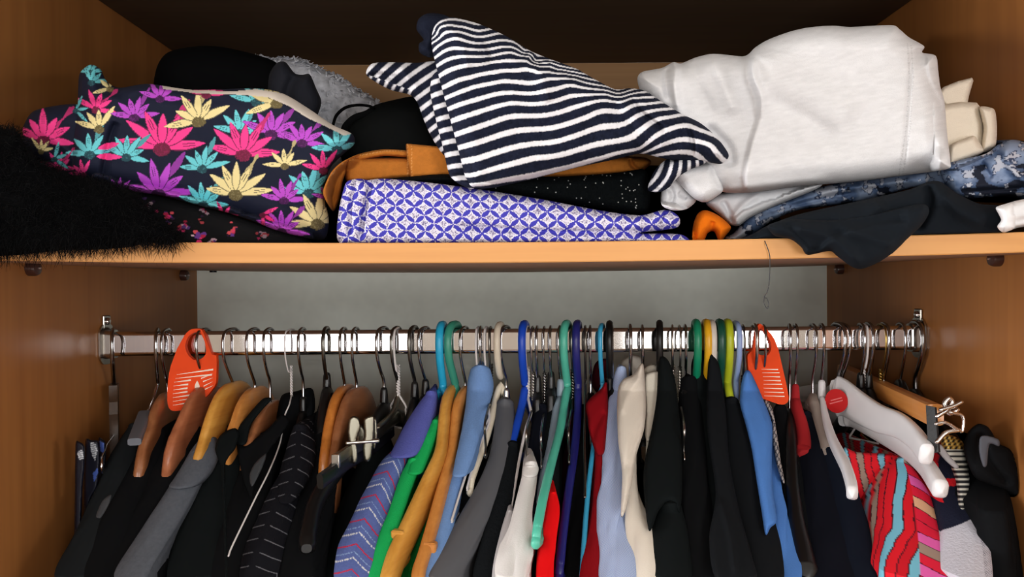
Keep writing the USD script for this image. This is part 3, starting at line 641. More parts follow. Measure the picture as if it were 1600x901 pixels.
cloth('white_shirt', 'bright white cotton shirt tail poking out beneath the grey sweatshirt', 'shirt',
      [('body', [(1103, 318), (1112, 306), (1140, 300), (1180, 297), (1240, 289), (1284, 287), (1270, 298), (1210, 322), (1172, 340), (1154, 353), (1140, 350), (1124, 336)], 0.742, dict(thick=0.05, bulge=0.02, rim=14, step=2, creases=[('fold', [(1128, 312), (1138, 330), (1146, 352)], -0.006, 4), ('fold', [(1190, 300), (1160, 322), (1142, 346)], 0.005, 6)]), None, white_cotton)])
cloth('orange_sock', 'small orange knitted piece peeking out on the shelf right of the purple print cloth', 'sock',
      [('body', [(1082, 378), (1083, 352), (1090, 334), (1102, 328), (1122, 336), (1142, 354), (1134, 368), (1124, 378), (1116, 362), (1106, 364), (1098, 379)], 0.70, dict(thick=0.05, bulge=0.02, rim=12, step=1.8, creases=[('fold', [(1108, 364), (1114, 345)], -0.004, 4)]), heather((244, 122, 22), 0.05, 2, 8), knit)])

# grey sweater
cloth('grey_sweater', 'large crumpled pale grey heather sweatshirt on top of the right-hand pile', 'sweater', [
    ('body', [(996, 122), (1004, 112), (1034, 106), (1052, 97), (1064, 99), (1086, 90), (1112, 84), (1140, 86), (1160, 88), (1170, 84), (1180, 74), (1200, 62), (1232, 50), (1262, 43), (1300, 40), (1330, 42), (1392, 39), (1406, 46), (1420, 58), (1444, 72), (1441, 82), (1462, 87), (1466, 110), (1469, 134), (1476, 160), (1480, 210), (1485, 252), (1480, 264), (1420, 273), (1360, 281), (1300, 287), (1240, 292), (1180, 300), (1130, 300), (1100, 285), (1085, 262), (1070, 235), (1040, 200), (1012, 165), (1000, 142)], 0.705,
     dict(thick=0.16, bulge=0.045, rim=36, step=1.8, wrinkle=0.004, wscale=0.06, creases=[('step', [(1165, 305), (1163, 270), (1172, 225), (1188, 170), (1180, 140), (1172, 110), (1180, 70)], 0.010, 4, 40), ('fold', [(1176, 84), (1178, 120), (1190, 150), (1184, 185)], 0.006, 6), ('fold', [(1052, 98), (1040, 115), (1045, 160)], -0.007, 5), ('fold', [(1060, 100), (1054, 130), (1060, 175)], 0.006, 6), ('fold', [(1088, 92), (1090, 130), (1120, 190)], -0.004, 10), ('fold', [(1112, 86), (1130, 130), (1150, 180)], 0.005, 12),
                      ('fold', [(1195, 150), (1250, 180), (1310, 220)], -0.004, 14), ('fold', [(1185, 120), (1260, 140), (1340, 190)], 0.004, 24), ('fold', [(1100, 195), (1136, 230), (1142, 262)], -0.008, 9), ('fold', [(1425, 72), (1420, 150), (1412, 270)], -0.002, 3), ('step', [(1446, 70), (1452, 120), (1478, 170)], -0.008, 4, 30), ('fold', [(1130, 300), (1180, 292), (1300, 280)], 0.006, 9)]),
     seams(gs, [[(1418, 68), (1421, 120), (1416, 200), (1405, 272)], [(1424, 70), (1427, 120), (1422, 200), (1411, 272)]]), jersey),
    ('cuff', [(1050, 272), (1058, 260), (1080, 255), (1112, 254), (1122, 270), (1130, 296), (1118, 308), (1102, 316), (1086, 311), (1068, 294)], 0.675, dict(thick=0.04, bulge=0.022, rim=18, step=1.8, creases=[('fold', [(1110, 255), (1118, 280), (1130, 296)], -0.004, 3)]), heather(gs), jersey),
    ('sleeve_end', [(1033, 302), (1037, 284), (1052, 268), (1066, 276), (1074, 296), (1088, 312), (1074, 326), (1056, 329), (1040, 325), (1033, 318)], 0.690, dict(thick=0.04, bulge=0.018, rim=14, step=1.8, creases=[('fold', [(1044, 290), (1052, 305), (1046, 322)], -0.005, 4), ('fold', [(1060, 300), (1074, 310)], -0.004, 4)]), heather(gs), jersey)])

dn = M('navy_black_cotton', (18, 23, 29), 0.9, bump=0.2, bscale=900, spec=0.12)
cloth('navy_garment', 'dark navy garment drooping over the front edge of the shelf on the right', 'garment', [
    ('body', [(1140, 377), (1170, 368), (1200, 352), (1250, 334), (1350, 312), (1420, 296), (1450, 284), (1470, 284), (1496, 302), (1530, 318), (1566, 322), (1580, 340), (1578, 362), (1566, 376), (1440, 378), (1300, 380), (1160, 380)], 0.656, dict(thick=0.12, bulge=0.02, rim=20, step=2.5, wrinkle=0.004, wscale=0.04, creases=[('fold', [(1450, 286), (1452, 320), (1430, 360)], -0.010, 8), ('fold', [(1475, 300), (1500, 330), (1540, 350)], 0.006, 12), ('fold', [(1380, 312), (1350, 340), (1300, 350)], 0.007, 14)]), None, dn),
    ('drooping_fold', [(1200, 352), (1236, 342), (1300, 344), (1380, 330), (1440, 318), (1452, 330), (1440, 352), (1416, 374), (1396, 394), (1372, 410), (1346, 420), (1330, 416), (1308, 400), (1296, 392), (1262, 398), (1252, 386), (1236, 374), (1210, 368)], 0.633, dict(thick=0.010, bulge=0.016, rim=16, step=2, wrinkle=0.002, creases=[('step', [(1420, 345), (1350, 352), (1300, 372), (1270, 400)], -0.007, 4, 60), ('fold', [(1236, 352), (1300, 372), (1345, 412)], 0.006, 9), ('fold', [(1300, 350), (1360, 370), (1400, 385)], 0.004, 9)]), None, dn)])
cloth('white_cloth', 'white cloth end lying at the right end of the shelf beneath the watercolour print', 'cloth',
      [('body', [(1556, 324), (1572, 318), (1600, 311), (1660, 306), (1660, 352), (1620, 352), (1590, 356), (1568, 363), (1558, 354), (1564, 344), (1560, 334)], 0.652, dict(thick=0.06, bulge=0.018, rim=12, step=2.2, creases=[('fold', [(1570, 350), (1610, 342), (1650, 340)], -0.004, 5)]), None, white_cotton)])

# striped sweater
sweater = cloth('striped_sweater', 'crumpled navy and white striped sweater on top of the middle of the pile', 'sweater', [
    ('left_fold', [(572, 116), (580, 100), (604, 97), (650, 98), (692, 96), (700, 125), (700, 170), (708, 230), (702, 248), (688, 236), (672, 210), (660, 182), (652, 160), (640, 148), (612, 141), (590, 130)], 0.69, dict(thick=0.05, bulge=0.018, rim=20, step=1.5, creases=[('fold', [(575, 116), (610, 120), (650, 140)], -0.008, 6), ('fold', [(628, 100), (640, 130), (655, 160)], 0.005, 8)]),
     lambda p: np.where((p[:, 1] > 117 + 0.35 * (p[:, 0] - 575))[:, None] & (p[:, 0] < 645)[:, None], stripes_dir(118, 13, 0.2)(p), stripes_dir(-28, 17.5, 0.15, -0.0016, 690, 100)(p)), knit),
    ('middle_fold', [(676, 118), (690, 110), (706, 130), (716, 180), (730, 240), (742, 292), (722, 290), (704, 276), (698, 258), (692, 230), (684, 200), (676, 165), (672, 140)], 0.668, dict(thick=0.03, bulge=0.014, rim=12, step=1.4), stripes_dir(-6, 19.5, 0.35, -0.006, 700, 120), knit),
    ('hanging_cuff', [(1012, 296), (1022, 268), (1040, 250), (1070, 240), (1105, 245), (1100, 256), (1080, 264), (1060, 276), (1046, 292), (1030, 300)], 0.672, dict(thick=0.03, bulge=0.012, rim=10, step=1.5), stripes_dir(-62, 15, 0.3, 0.008, 1040, 275), knit),
    ('front_panel', [(674, 62), (678, 42), (690, 30), (704, 27), (722, 30), (750, 38), (790, 56), (830, 80), (870, 96), (900, 107), (930, 124), (960, 139), (985, 138), (1008, 142), (1036, 160), (1066, 178), (1094, 192), (1118, 212), (1136, 236), (1138, 246), (1126, 256), (1098, 252), (1062, 252), (1030, 246), (1000, 240), (960, 249), (900, 262), (850, 275), (800, 287), (764, 294), (738, 293), (728, 282), (720, 250), (708, 204), (696, 160), (682, 105), (676, 80)], 0.655,
     dict(thick=0.10, bulge=0.035, rim=30, step=1.3, wrinkle=0.003, wscale=0.05, creases=[('fold', [(720, 38), (750, 70), (762, 100)], -0.006, 8), ('fold', [(700, 40), (722, 70), (735, 110)], 0.004, 9), ('fold', [(812, 70), (840, 98), (880, 110), (920, 126)], -0.007, 6), ('fold', [(840, 90), (850, 130), (860, 160)], 0.004, 12), ('step', [(1040, 236), (1000, 200), (965, 160), (945, 130)], 0.006, 4, 40), ('fold', [(978, 142), (1000, 175), (1040, 205)], -0.006, 5), ('fold', [(1040, 165), (1075, 200), (1085, 250)], -0.005, 5), ('fold', [(1060, 190), (1100, 210), (1130, 245)], 0.006, 9), ('fold', [(700, 200), (820, 170), (960, 150)], 0.004, 30), ('fold', [(740, 288), (900, 258), (1000, 236)], 0.004, 6)]), panel_stripes, knit),
    ('collar_roll', [(651, 46), (654, 30), (668, 21), (690, 22), (704, 30), (690, 48), (680, 70), (684, 84), (672, 90), (656, 82), (655, 68), (662, 62)], 0.69, dict(thick=0.05, bulge=0.02, rim=14, step=2.5), lambda p: flat((24, 28, 42), len(p)), knit, 'plain dark navy inside of the collar')])

thr = smooth_path([P(x, y, d) for x, y, d in ((1192, 371, .646), (1196, 379, .6372), (1202, 396, .6365), (1203, 410, .636), (1202, 440, .635), (1199, 455, .635), (1194, 464, .635), (1198, 466, .634), (1201, 474, .634), (1199, 482, .634), (1194, 474, .634), (1194, 464, .635))], 70)
t = thing('loose_thread', 'thin dark loose thread with a tiny loop dangling from the front of the shelf', 'thread')
obj('strand', tube(thr, 0.00035, 6), M('thread_grey', (40, 40, 42), 0.6), t)

# ------------------------------------------------------------------ hangers: built in their own frame (y towards the back, z up from the middle of the rail) and hung on the rail
def dmap(py): return D_RAIL - 0.2 * np.clip((np.asarray(py, float) - 610) / 300, 0, 1.03)      # how far a shoulder seen at height py has come forward from the rail

def hook_path(zn, r, R=0.0212, n=60, close=0.0):
    zt = RAIL_H + r + 0.0006
    k = R / 0.018
    pts = [(0, zn), (0, -0.037 * k - 0.004), (-0.008 * k, -0.029 * k), (-0.0165 * k, -0.015 * k), (-0.0192 * k, 0.0), (-0.0160 * k, 0.0125), (-0.0085 * k, zt - 0.0008), (0, zt), (0.0085 * k, zt - 0.0012), (0.0155 * k, 0.0105), (0.0178 * k, 0), (0.0168 * k, -0.008 * k)]
    if zn > -0.038 * k - 0.003: pts = [(0, zn)] + pts[2:]
    p = smooth_path(np.array([(0, y, z) for y, z in pts]), n)
    return p

def twist(z0, z1, r, turns=5, n=70):
    t = np.linspace(0, 1, n); a = t * turns * 2 * np.pi; out = []
    for ph in (0, np.pi):
        out.append(tube(np.stack([1.05 * r * np.cos(a + ph), 1.05 * r * np.sin(a + ph), z0 + (z1 - z0) * t], 1), r, 6))
    return cat(*out)

def arm_z(s, zn, zt, p=1.15): return zn + (zt - zn) * (np.sqrt(np.abs(s) ** 2 + 0.006) - math.sqrt(0.006)) ** p / (math.sqrt(1.006) - math.sqrt(0.006)) ** p

WOODS = {'honey': ((230, 170, 80), (206, 140, 56)), 'orange': ((214, 134, 58), (184, 104, 40)), 'brown': ((170, 110, 70), (140, 84, 50)), 'red': ((186, 116, 78), (160, 92, 60)), 'dark': ((84, 62, 46), (64, 46, 34)), 'pale': ((222, 152, 78), (196, 122, 56))}
def wood_mat(k): return MW('hanger_wood_' + k, *WOODS[k], grain='y', rough=0.35, scale=1.4, coat=0.25)
PLASTIC = {'cyan': (40, 176, 222), 'teal': (60, 150, 126), 'mint': (84, 190, 164), 'cream': (226, 214, 192), 'blue': (22, 74, 196), 'navy': (34, 36, 116), 'black': (14, 14, 15), 'green': (20, 140, 100), 'yellow': (238, 178, 30), 'ivory': (226, 216, 204), 'dark_green': (20, 78, 62), 'lime': (190, 200, 40), 'light_blue': (150, 172, 220),
           'white': (236, 234, 234), 'blue_grey': (140, 158, 172), 'red': (170, 20, 28), 'taupe': (150, 136, 126), 'sky': (60, 170, 214), 'grey': (90, 92, 94)}
def plastic(k): return M('plastic_' + k, PLASTIC[k], 0.35 if k not in ('red', 'taupe') else 0.85, vary=0.05, vscale=40)
dark_steel = M('dark_steel', (120, 118, 112), 0.25, 1.0); white_wire = M('white_coated_wire', (222, 216, 214), 0.35); brass = M('brass_wire', (190, 160, 90), 0.25, 1.0)
hook_chrome = M('hook_chrome', (168, 168, 170), 0.12, 1.0)
METAL = {'chrome': hook_chrome, 'steel': steel, 'dark': dark_steel, 'white': white_wire, 'brass': brass}

def place(xn, yn, tip, L):
    c = P(xn, yn, D_RAIL); xb, zn = c[0], c[2] - Z_RAIL
    a = 0.0
    for _ in range(20):
        X = P(tip[0], tip[1], D_RAIL - L * math.cos(a)); a = math.asin(max(-0.62, min(0.62, (X[0] - xb) / L)))
    return xb, zn, a, X[2] - Z_RAIL

def inv(t, pts):
    """world points in the frame of a hanger"""
    m = np.array(UsdGeom.Xformable(t).GetLocalTransformation()).T
    return (np.asarray(pts, float) - m[:3, 3]) @ m[:3, :3]
def at(t, px, d): return inv(t, np.array([P(x, y, q) for (x, y), q in zip(px, np.broadcast_to(d, len(px)))]))
def arm_path(t, path, s):
    """both shoulders from the near one traced in the photograph: the far one is its mirror image"""
    q = at(t, [c[:2] for c in path], [c[2] if len(c) > 2 else dmap(c[1]) + 0.004 for c in path]); q[0, :2] = 0
    q = smooth_path(q, 80); L = np.r_[0, np.cumsum(np.linalg.norm(np.diff(q, axis=0), axis=1))]; L /= L[-1]
    near = np.stack([np.interp(np.abs(s), L, q[:, k]) for k in range(3)], 1)
    return near * np.where(s >= 0, 1, -1)[:, None] ** np.array([1, 1, 0])

def hanger(kind, label, xn, yn, tip, colour='chrome', hook='chrome', L=0.2, r=None, cap=None, lean=0.0, group=None, catg='clothes hanger', body=True, bar=True, name=None, p=1.15, path=None, hide=None, fat=0.0):
    xb, zn, a, zt = place(xn, yn, tip, L)
    if hide is None: hide = kind in ('moulded', 'tube', 'wire') and path is None
    if hide: L *= 0.42 if kind != 'moulded' else 0.27; zt = zn - 0.075
    r = r or {'wood': 0.0017, 'wire': 0.00135, 'tube': 0.0047, 'moulded': 0.0017, 'clip': 0.0019}[kind]
    group = group or {'wood': 'wooden hangers on the rail', 'wire': 'wire hangers on the rail', 'tube': 'tubular plastic hangers on the rail', 'moulded': 'moulded hangers on the rail', 'clip': None}[kind] or ('moulded hangers on the rail' if name == 'moulded_hanger' else 'clip hangers on the rail' if name in (None, 'clip_hanger') else None)
    t = thing(name or {'wood': 'wooden_hanger', 'wire': 'wire_hanger', 'tube': 'plastic_hanger', 'moulded': 'moulded_hanger', 'clip': 'clip_hanger'}[kind], label, catg, (xb, D_RAIL, Z_RAIL), a, lean, group)
    s = np.linspace(-1, 1, 61)
    if kind == 'tube':
        pm = plastic(colour)
        obj('hook', tube(hook_path(zn, r, 0.022), r, 10), pm, t, smooth=60)
        arms = arm_path(t, path, s) if path else smooth_path(np.stack([0 * s, -s * L, arm_z(s, zn, zt)], 1)[::6], 60)
        obj('shoulders', tube(arms, r, 10), pm, t, smooth=60)
        if bar:
            E = arms[-1]; mir = np.array([-1, -1, 1]); dn = lambda k: np.array([0, 0, -k])
            q = [E, E * [1.03, 1.03, 1] + dn(.008), E * [.96, .96, 1] + dn(.016), np.array([0, 0, E[2] - .018]), E * [.96, .96, 1] * mir + dn(.016), E * [1.03, 1.03, 1] * mir + dn(.008), E * mir]
            obj('lower_bar', tube(smooth_path(q, 60), r * 0.95, 8), pm, t, smooth=60)
        return t
    hm = METAL[hook]
    if kind == 'wire':
        zw = min(zn, -0.030)
        obj('hook', tube(hook_path(zw, r, 0.021), r, 7), hm, t, smooth=60)
        ztw = zw - 0.032; obj('twist', twist(zw + 0.002, ztw, r), hm, t, smooth=60)
        q = [(0, -L, zt - .006), (0, -L - .008, zt - .013), (0, -L + .006, zt - .017), (0, 0, zt - .018), (0, L - .006, zt - .017), (0, L + .008, zt - .013), (0, L, zt - .006)]
        for sg in (-1, 1):
            b = [(0, 0, ztw)] + [tuple(v * [sg, sg, 1]) for v in at(t, [c[:2] for c in path], [c[2] if len(c) > 2 else dmap(c[1]) for c in path])] if path else [(0, 0, ztw), (0, sg * 0.012, ztw - 0.012), (0, sg * 0.035, ztw + (zt - ztw) * 0.22), (0, sg * 0.09, ztw + (zt - ztw) * 0.5), (0, sg * L, zt - .006)]
            obj('arm', tube(smooth_path(b, 40), r, 7), hm, t, smooth=60)
        if not path: obj('lower_bar', tube(smooth_path(q, 60), r, 7), hm, t, smooth=60)
        elif bar: obj('lower_bar', tube(np.array([np.array(b[-1]) * [k, k, 1] for k in (1, .3, -.3, -1)]) - [0, 0, .002], r, 7), hm, t, smooth=60)
        return t
    obj('hook', tube(hook_path(zn - 0.004, r), r, 9), hm, t, smooth=60)
    if cap:
        obj('collar', tube([(0, 0, zn + 0.012), (0, 0, zn + 0.004), (0, 0, zn - 0.004)], [0.0042, 0.0048, 0.0052], 14), cap, t, smooth=50)
    if kind == 'wood':
        h = 0.024 - 0.012 * np.abs(s) ** 0.8; w = 0.0068 - 0.001 * (1 - np.abs(s)); h[[0, -1]] *= 0.5; w[[0, -1]] *= 0.6
        sp = arm_path(t, path, s) if path else np.stack([0 * s, -s * L, arm_z(s, zn, zt, p)], 1)
        zt = sp[-1, 2] if path else zt
        obj('shoulders', sweep(sp - np.stack([0 * s, 0 * s, h], 1), w, h, side=(1, 0, 0), power=4.5, m=20), wood_mat(colour), t, smooth=40)
        if bar: obj('trouser_bar', tube(np.array([sp[4] - [0, 0, .016], sp[30] * [1, 1, 0] + [0, 0, sp[4, 2] - .018], sp[-5] - [0, 0, .016]]), 0.0052, 12), wood_mat(colour), t, smooth=50)
    elif kind == 'moulded':
        h = 0.013 - 0.005 * np.abs(s); w = 0.006 + 0.002 * np.abs(s); w += fat * np.abs(s) ** 4; h += fat * np.abs(s) ** 4; h[[0, -1]] *= 0.5; w[[0, -1]] *= 0.6
        sp = (arm_path(t, path, s) if path else np.stack([0 * s, -s * L, arm_z(s, zn, zt, p)], 1)) - np.stack([0 * s, 0 * s, h], 1)
        if path: bar = False
        obj('shoulders', sweep(sp, w, h, side=(1, 0, 0), power=3, m=16), plastic(colour), t, smooth=40)
        if bar: obj('lower_bar', tube(np.array([(0, -L * 0.8, zt + 0.002), (0, 0, zt - 0.004), (0, L * 0.8, zt + 0.002)]), 0.0035, 8), plastic(colour), t, smooth=50)
    return t

# ------------------------------------------------------------------ hanging garments: a shoulder ridge that comes forward from the rail, with the cloth behind and below it
wool = lambda n, c, **k: M(n, c, 0.95, **{**dict(bump=0.25, bscale=700, spec=0.08), **k})
def garment_mesh(ridge, hem=0.85, fold=0.003, ffreq=38, body=0.45, seed=0, m_near=30, dd=0.0, top=0.8, dm=None, deep=None, short=False, res=1):
    r = np.array(ridge, float)
    y0, y1 = r[0, 1], r[-1, 1] if short else max(r[-1, 1], 905)
    if r[-1, 1] < y1: r = np.vstack([r, [r[-1, 0] + (r[-1, 0] - r[-2, 0]) / max(1, r[-1, 1] - r[-2, 1]) * (y1 - r[-1, 1]) * 0.4, y1, r[-1, 2]]])
    py = np.r_[np.linspace(y0, y1, int((y1 - y0) / 3.2 * res) + 2)]
    fx, fh = PchipInterpolator(r[:, 1], r[:, 0]), PchipInterpolator(r[:, 1], r[:, 2])
    d = (dm or dmap)(py) + dd
    N = P(fx(py), py, d); H = fh(py) * d / FPX
    if short:                                   # the lower edge turns in a little
        N = np.vstack([N, N[-1:] - [0, 0, .0015], N[-1:] - [0, 0, .0015]]); H = np.r_[H, H[-1] * .9, H[-1] * .55]; py = np.r_[py, py[-1], py[-1]]
        N[-2:, 1] += [.001, H[-3] * .45]
    else:
      z2 = np.linspace(N[-1, 2], hem, 14)[1:]
      N = np.vstack([N, np.stack([np.full(13, N[-1, 0]), np.full(13, N[-1, 1]), z2], 1)]); H = np.r_[H, np.full(13, H[-1]) * np.linspace(1, 1.1, 13)]
    rowpy = py if short else np.r_[py, np.linspace(910, 1500, 13)]
    # rounded top: extra rows that close over the ridge
    h0 = H[0] * top; kk = np.linspace(np.pi / 2, 0, 6)[:-1]
    Nt = np.repeat(N[:1], 5, 0); Nt[:, 2] += h0 * np.sin(kk) - 0; Ht = H[0] * np.maximum(np.cos(kk), 0.06)
    N = np.vstack([Nt, N]); H = np.r_[Ht, H]; rowpy = np.r_[np.full(5, y0), rowpy]
    xb = N[0, 0]; F = np.stack([2 * xb - N[:, 0], 2 * D_RAIL - N[:, 1], N[:, 2]], 1)
    if deep: F[:, 1] = np.minimum(F[:, 1], deep)
    F[:, 1] = np.maximum(F[:, 1], N[:, 1] + 0.012 + 0.5 * H); F[:, 1] = np.minimum(F[:, 1], D_BACK - 0.012)
    F[:, 0] = np.clip(F[:, 0], -XW + 0.012, XW - 0.012)
    th = np.linspace(0, np.pi / 2, m_near * res // 2 + 1); ns = 11 * res + 1
    # outline in (forward 0..1, side) of one half: near cap, side, far cap
    rows, arcs = [], []
    for n_, f_, h in zip(N, F, H):
        ax = (f_ - n_)[:2]; Ln = np.linalg.norm(ax); ax = ax / Ln; sd = np.array([-ax[1], ax[0]]) * -1
        capl = min(h * 1.15, Ln * 0.45)
        al = np.r_[capl * (1 - np.cos(th)), np.linspace(capl, Ln * 0.93, ns)[1:], Ln * 0.975, Ln]
        hb = max(min(h * body, 0.0065), 0.0015)
        q = np.linspace(0, 1, ns)[1:]; mid = h + (hb - h) * (q * q * (3 - 2 * q)) ** 0.6
        wd = np.r_[h * np.sin(th), mid, hb * 0.8, 0]
        half = n_[None, :2] + al[:, None] * ax
        right = half + wd[:, None] * sd; left = (half - wd[:, None] * sd)[::-1][1:-1]
        rows.append(np.vstack([right, left])); 
        s_ = np.r_[0, np.cumsum(np.hypot(np.diff(al), np.diff(wd)))]; arcs.append(np.r_[s_, -s_[::-1][1:-1]])
    R = np.array(rows); k, m, _ = R.shape
    Z = np.repeat(N[:, 2:3], m, 1)
    A = np.array(arcs); T = np.r_[0, np.cumsum(np.linalg.norm(np.diff(N, axis=0), axis=1))]; T = np.repeat(T[:, None], m, 1)
    cen = (N[:, :2])[:, None]; out = R - np.repeat(((N + F) / 2)[:, None, :2], m, 1)
    tang = np.roll(R, -1, 1) - np.roll(R, 1, 1); nrm = np.stack([tang[..., 1], -tang[..., 0]], -1); nrm /= np.linalg.norm(nrm, axis=-1, keepdims=True) + 1e-9
    nrm *= np.sign((nrm * out).sum(-1, keepdims=True) + 1e-9)
    grow = np.clip((T - T[5, 0]) / 0.12, 0, 1) * np.clip(H[:, None] / 0.012, 0.15, 1)
    nzv = 2 * meshkit.fbm(np.stack([A * ffreq + seed * 3.1, T * ffreq * 0.28 + 0.6 * A * ffreq, np.full_like(A, seed * 1.7)], -1), 3, seed) - 1
    R = R + nrm * (fold * 3.0 * nzv * grow)[..., None]
    V = np.concatenate([R, Z[..., None]], -1); V[..., 0] = np.clip(V[..., 0], -XW + 0.0025, XW - 0.0025); V[..., 1] = np.minimum(V[..., 1], D_BACK - 0.003)
    mesh = loft(V)
    info = (np.r_[A.ravel(), 0, 0], np.r_[T.ravel(), 0, T.max()], np.r_[np.repeat(rowpy[:, None], m, 1).ravel(), y0, 1500])
    return mesh, info

def garment(name, label, catg, mat, ridge, pattern=None, part='body', extras=(), group=None, **k):
    t = thing(name, label, catg, group=group)
    m, info = garment_mesh(ridge, **k)
    obj(part, m, mat, t, smooth=True, colors=pattern(*info) if pattern else None)
    for e in extras:
        if e[0] == 'ridge':                     # ('ridge', part name, ridge, options, material, pattern)
            mm, inf = garment_mesh(e[2], **e[3]); obj(e[1], mm, e[4], t, smooth=True, colors=e[5](*inf) if len(e) > 5 and e[5] else None, label=e[6] if len(e) > 6 else None)
        else:                                   # ('panel', part name, outline, depth offset, options, material, colour)
            off = e[3]; o = {**dict(thick=0.004, bulge=0.004, rim=6, step=2.2, wrinkle=0.001, rest=False), **e[4]}
            mm, px = puff(e[2], (lambda p: dmap(p[:, 1]) + off) if not isinstance(off, tuple) else off[0], **o)
            obj(e[1], mm, e[5], t, smooth=True, colors=e[6](px) if len(e) > 6 and e[6] else None, label=e[7] if len(e) > 7 else None)
    return t

# ------------------------------------------------------------------ hangers along the rail, from left to right
blk = M('black_gloss_plastic', (14, 14, 15), 0.3)
H = hanger
hg = {}
hg['tie'] = H('clip', "big chrome hook with dark notched wooden body at the rail's left end, carrying ties", 178, 600, (160, 790), hook='chrome', r=0.0024, L=0.16, name='tie_hanger', catg='tie hanger')
# its body: a dark notched wooden plate with a wire loop
_t = hg['tie']
_zn = P(178, 600, D_RAIL)[2] - Z_RAIL
_prof = [(-0.014, 0), (0.014, 0), (0.013, -0.012), (0.009, -0.02), (0.012, -0.034), (0.008, -0.05), (0.009, -0.085), (-0.008, -0.085), (-0.008, -0.05), (-0.013, -0.034), (-0.009, -0.02), (-0.013, -0.012)]
obj('body', slab([(y, z + _zn) for y, z in _prof], 'x', -0.0045, 0.0045), wood_mat('dark'), _t, smooth=30)
obj('tie_loop', tube(np.array([(0.0, 0.0, _zn - .060), (-.004, -.05, _zn - .062), (-.004, -.11, _zn - .064), (-.004, -.118, _zn - .072), (-.003, -.112, _zn - .08), (0, -0.0, _zn - .082)]), 0.0013, 8), chrome, _t, smooth=60)
hg['clip_left'] = H('clip', "slanting chrome clip hanger with grey clamp bar, between ties and left orange scent hanger", 247, 594, (215, 700), hook='chrome', r=0.0021, lean=math.radians(0), name='clip_hanger')
hg['woodA'] = H('wood', 'darker orange-brown wooden hanger half hidden behind the left orange scent hanger', 262, 612, (163, 885), 'brown', path=[(262, 612, 0.912), (255, 614, 0.897), (247, 628, 0.88), (240, 650, 0.864), (229, 682, 0.851), (222, 722, 0.838), (210, 814, 0.849), (190, 884, 0.802)])
hg['woodB'] = H('wood', 'reddish-brown wooden hanger in front of the left orange scent hanger', 321, 602, (172, 885), 'red', path=[(321, 602, 0.912), (312, 604, 0.897), (302, 618, 0.88), (290, 644, 0.864), (280, 666, 0.851), (272, 692, 0.838), (254, 804, 0.855), (222, 884, 0.802)])
hg['woodC'] = H('wood', 'yellow honey wooden hanger holding the grey wool jacket', 364, 597, (196, 880), 'honey', path=[(364, 597, 0.912), (356, 599, 0.897), (346, 612, 0.88), (336, 638, 0.864), (326, 672, 0.851), (316, 706, 0.838), (294, 800, 0.858), (258, 874, 0.809)])
hg['woodD'] = H('wood', 'orange-yellow wooden hanger directly right of the yellow honey one, holding a black overcoat', 398, 605, (262, 885), 'pale', path=[(398, 605, 0.912), (391, 607, 0.897), (382, 620, 0.88), (373, 646, 0.864), (364, 674, 0.851), (352, 746, 0.894), (338, 804, 0.855), (320, 884, 0.802)])
hg['woodE'] = H('wood', 'light brown wooden hanger whose broad face shows above an open black jacket lapel', 422, 628, (318, 890), 'brown', path=[(422, 628, 0.912), (415, 630, 0.897), (408, 644, 0.88), (398, 668, 0.864), (390, 690, 0.851), (380, 774, 0.875), (370, 834, 0.835)])
hg['wireA'] = H('wire', 'bare pale wire hanger with a twisted neck, its long arm left of the pinstripe jacket', 455, 566, (352, 868), hook='white', L=0.19, r=.0009, bar=False, path=[(452, 632, 0.885), (444, 652, 0.875), (438, 690, 0.85), (422, 732, 0.796), (398, 780, 0.764), (364, 850, 0.717), (357, 868, 0.705)])
hg['pin'] = H('moulded', 'black hanger on a chrome hook inside the black pinstripe jacket', 474, 640, (398, 885), 'black', cap=blk)
hg['blackA'] = H('moulded', 'black plastic hanger with round hook collar, just left of two brown wooden hangers', 511, 602, (452, 885), 'black', hook='dark', r=0.0022, cap=blk)
hg['woodF'] = H('wood', 'narrow orange wooden hanger pressed against a broader brown one left of the metal trouser clips', 538, 602, (470, 890), 'orange', path=[(538, 602, 0.912), (532, 604, 0.897), (524, 618, 0.88), (517, 648, 0.864), (513, 676, 0.851), (510, 704, 0.838), (504, 804, 0.855), (486, 884, 0.802)])
hg['woodG'] = H('wood', 'broad brown wooden hanger with its face showing behind the metal trouser clips', 557, 605, (484, 890), 'brown', path=[(557, 605, 0.912), (549, 608, 0.897), (541, 622, 0.88), (533, 650, 0.864), (528, 680, 0.851), (524, 706, 0.838), (516, 804, 0.855), (500, 884, 0.802)])
hg['blackB'] = H('moulded', 'black plastic hanger with a long curved arm tip below the metal trouser clips', 600, 625, (478, 838), 'black', cap=blk, r=0.0019, path=[(600, 625, 0.912), (590, 642, 0.89), (566, 680, 0.835), (536, 706, 0.818), (510, 742, 0.794), (492, 776, 0.771), (482, 820, 0.742), (479, 850, 0.722)])
hg['wireB'] = H('wire', "white coated wire hanger with twisted neck leaning over dark hangers left of striped shirt", 622, 572, (560, 880), hook='white', L=0.19, path=[(634, 634, 0.908), (634, 640, 0.908), (636, 655, 0.905), (638, 668, 0.9)])
hg['clipA'] = H('clip', 'bronze-hooked clip hanger with two grey metal trouser clips', 621, 622, (520, 722), hook='dark', cap=None)
hg['blackC'] = H('moulded', 'black hanger on a thick dark hook left of the bright cyan plastic hook', 648, 616, (560, 890), 'black', hook='dark', r=0.0023, cap=blk, path=[(648, 616, 0.912), (646, 628, 0.905), (638, 660, 0.895), (630, 690, 0.885)])
hg['shirtA'] = H('moulded', 'thin chrome-hooked hanger wearing the blue striped shirt', 665, 612, (550, 890), 'black', cap=blk, path=[(665, 612, 0.912), (662, 624, 0.905), (654, 660, 0.895), (646, 690, 0.885)])
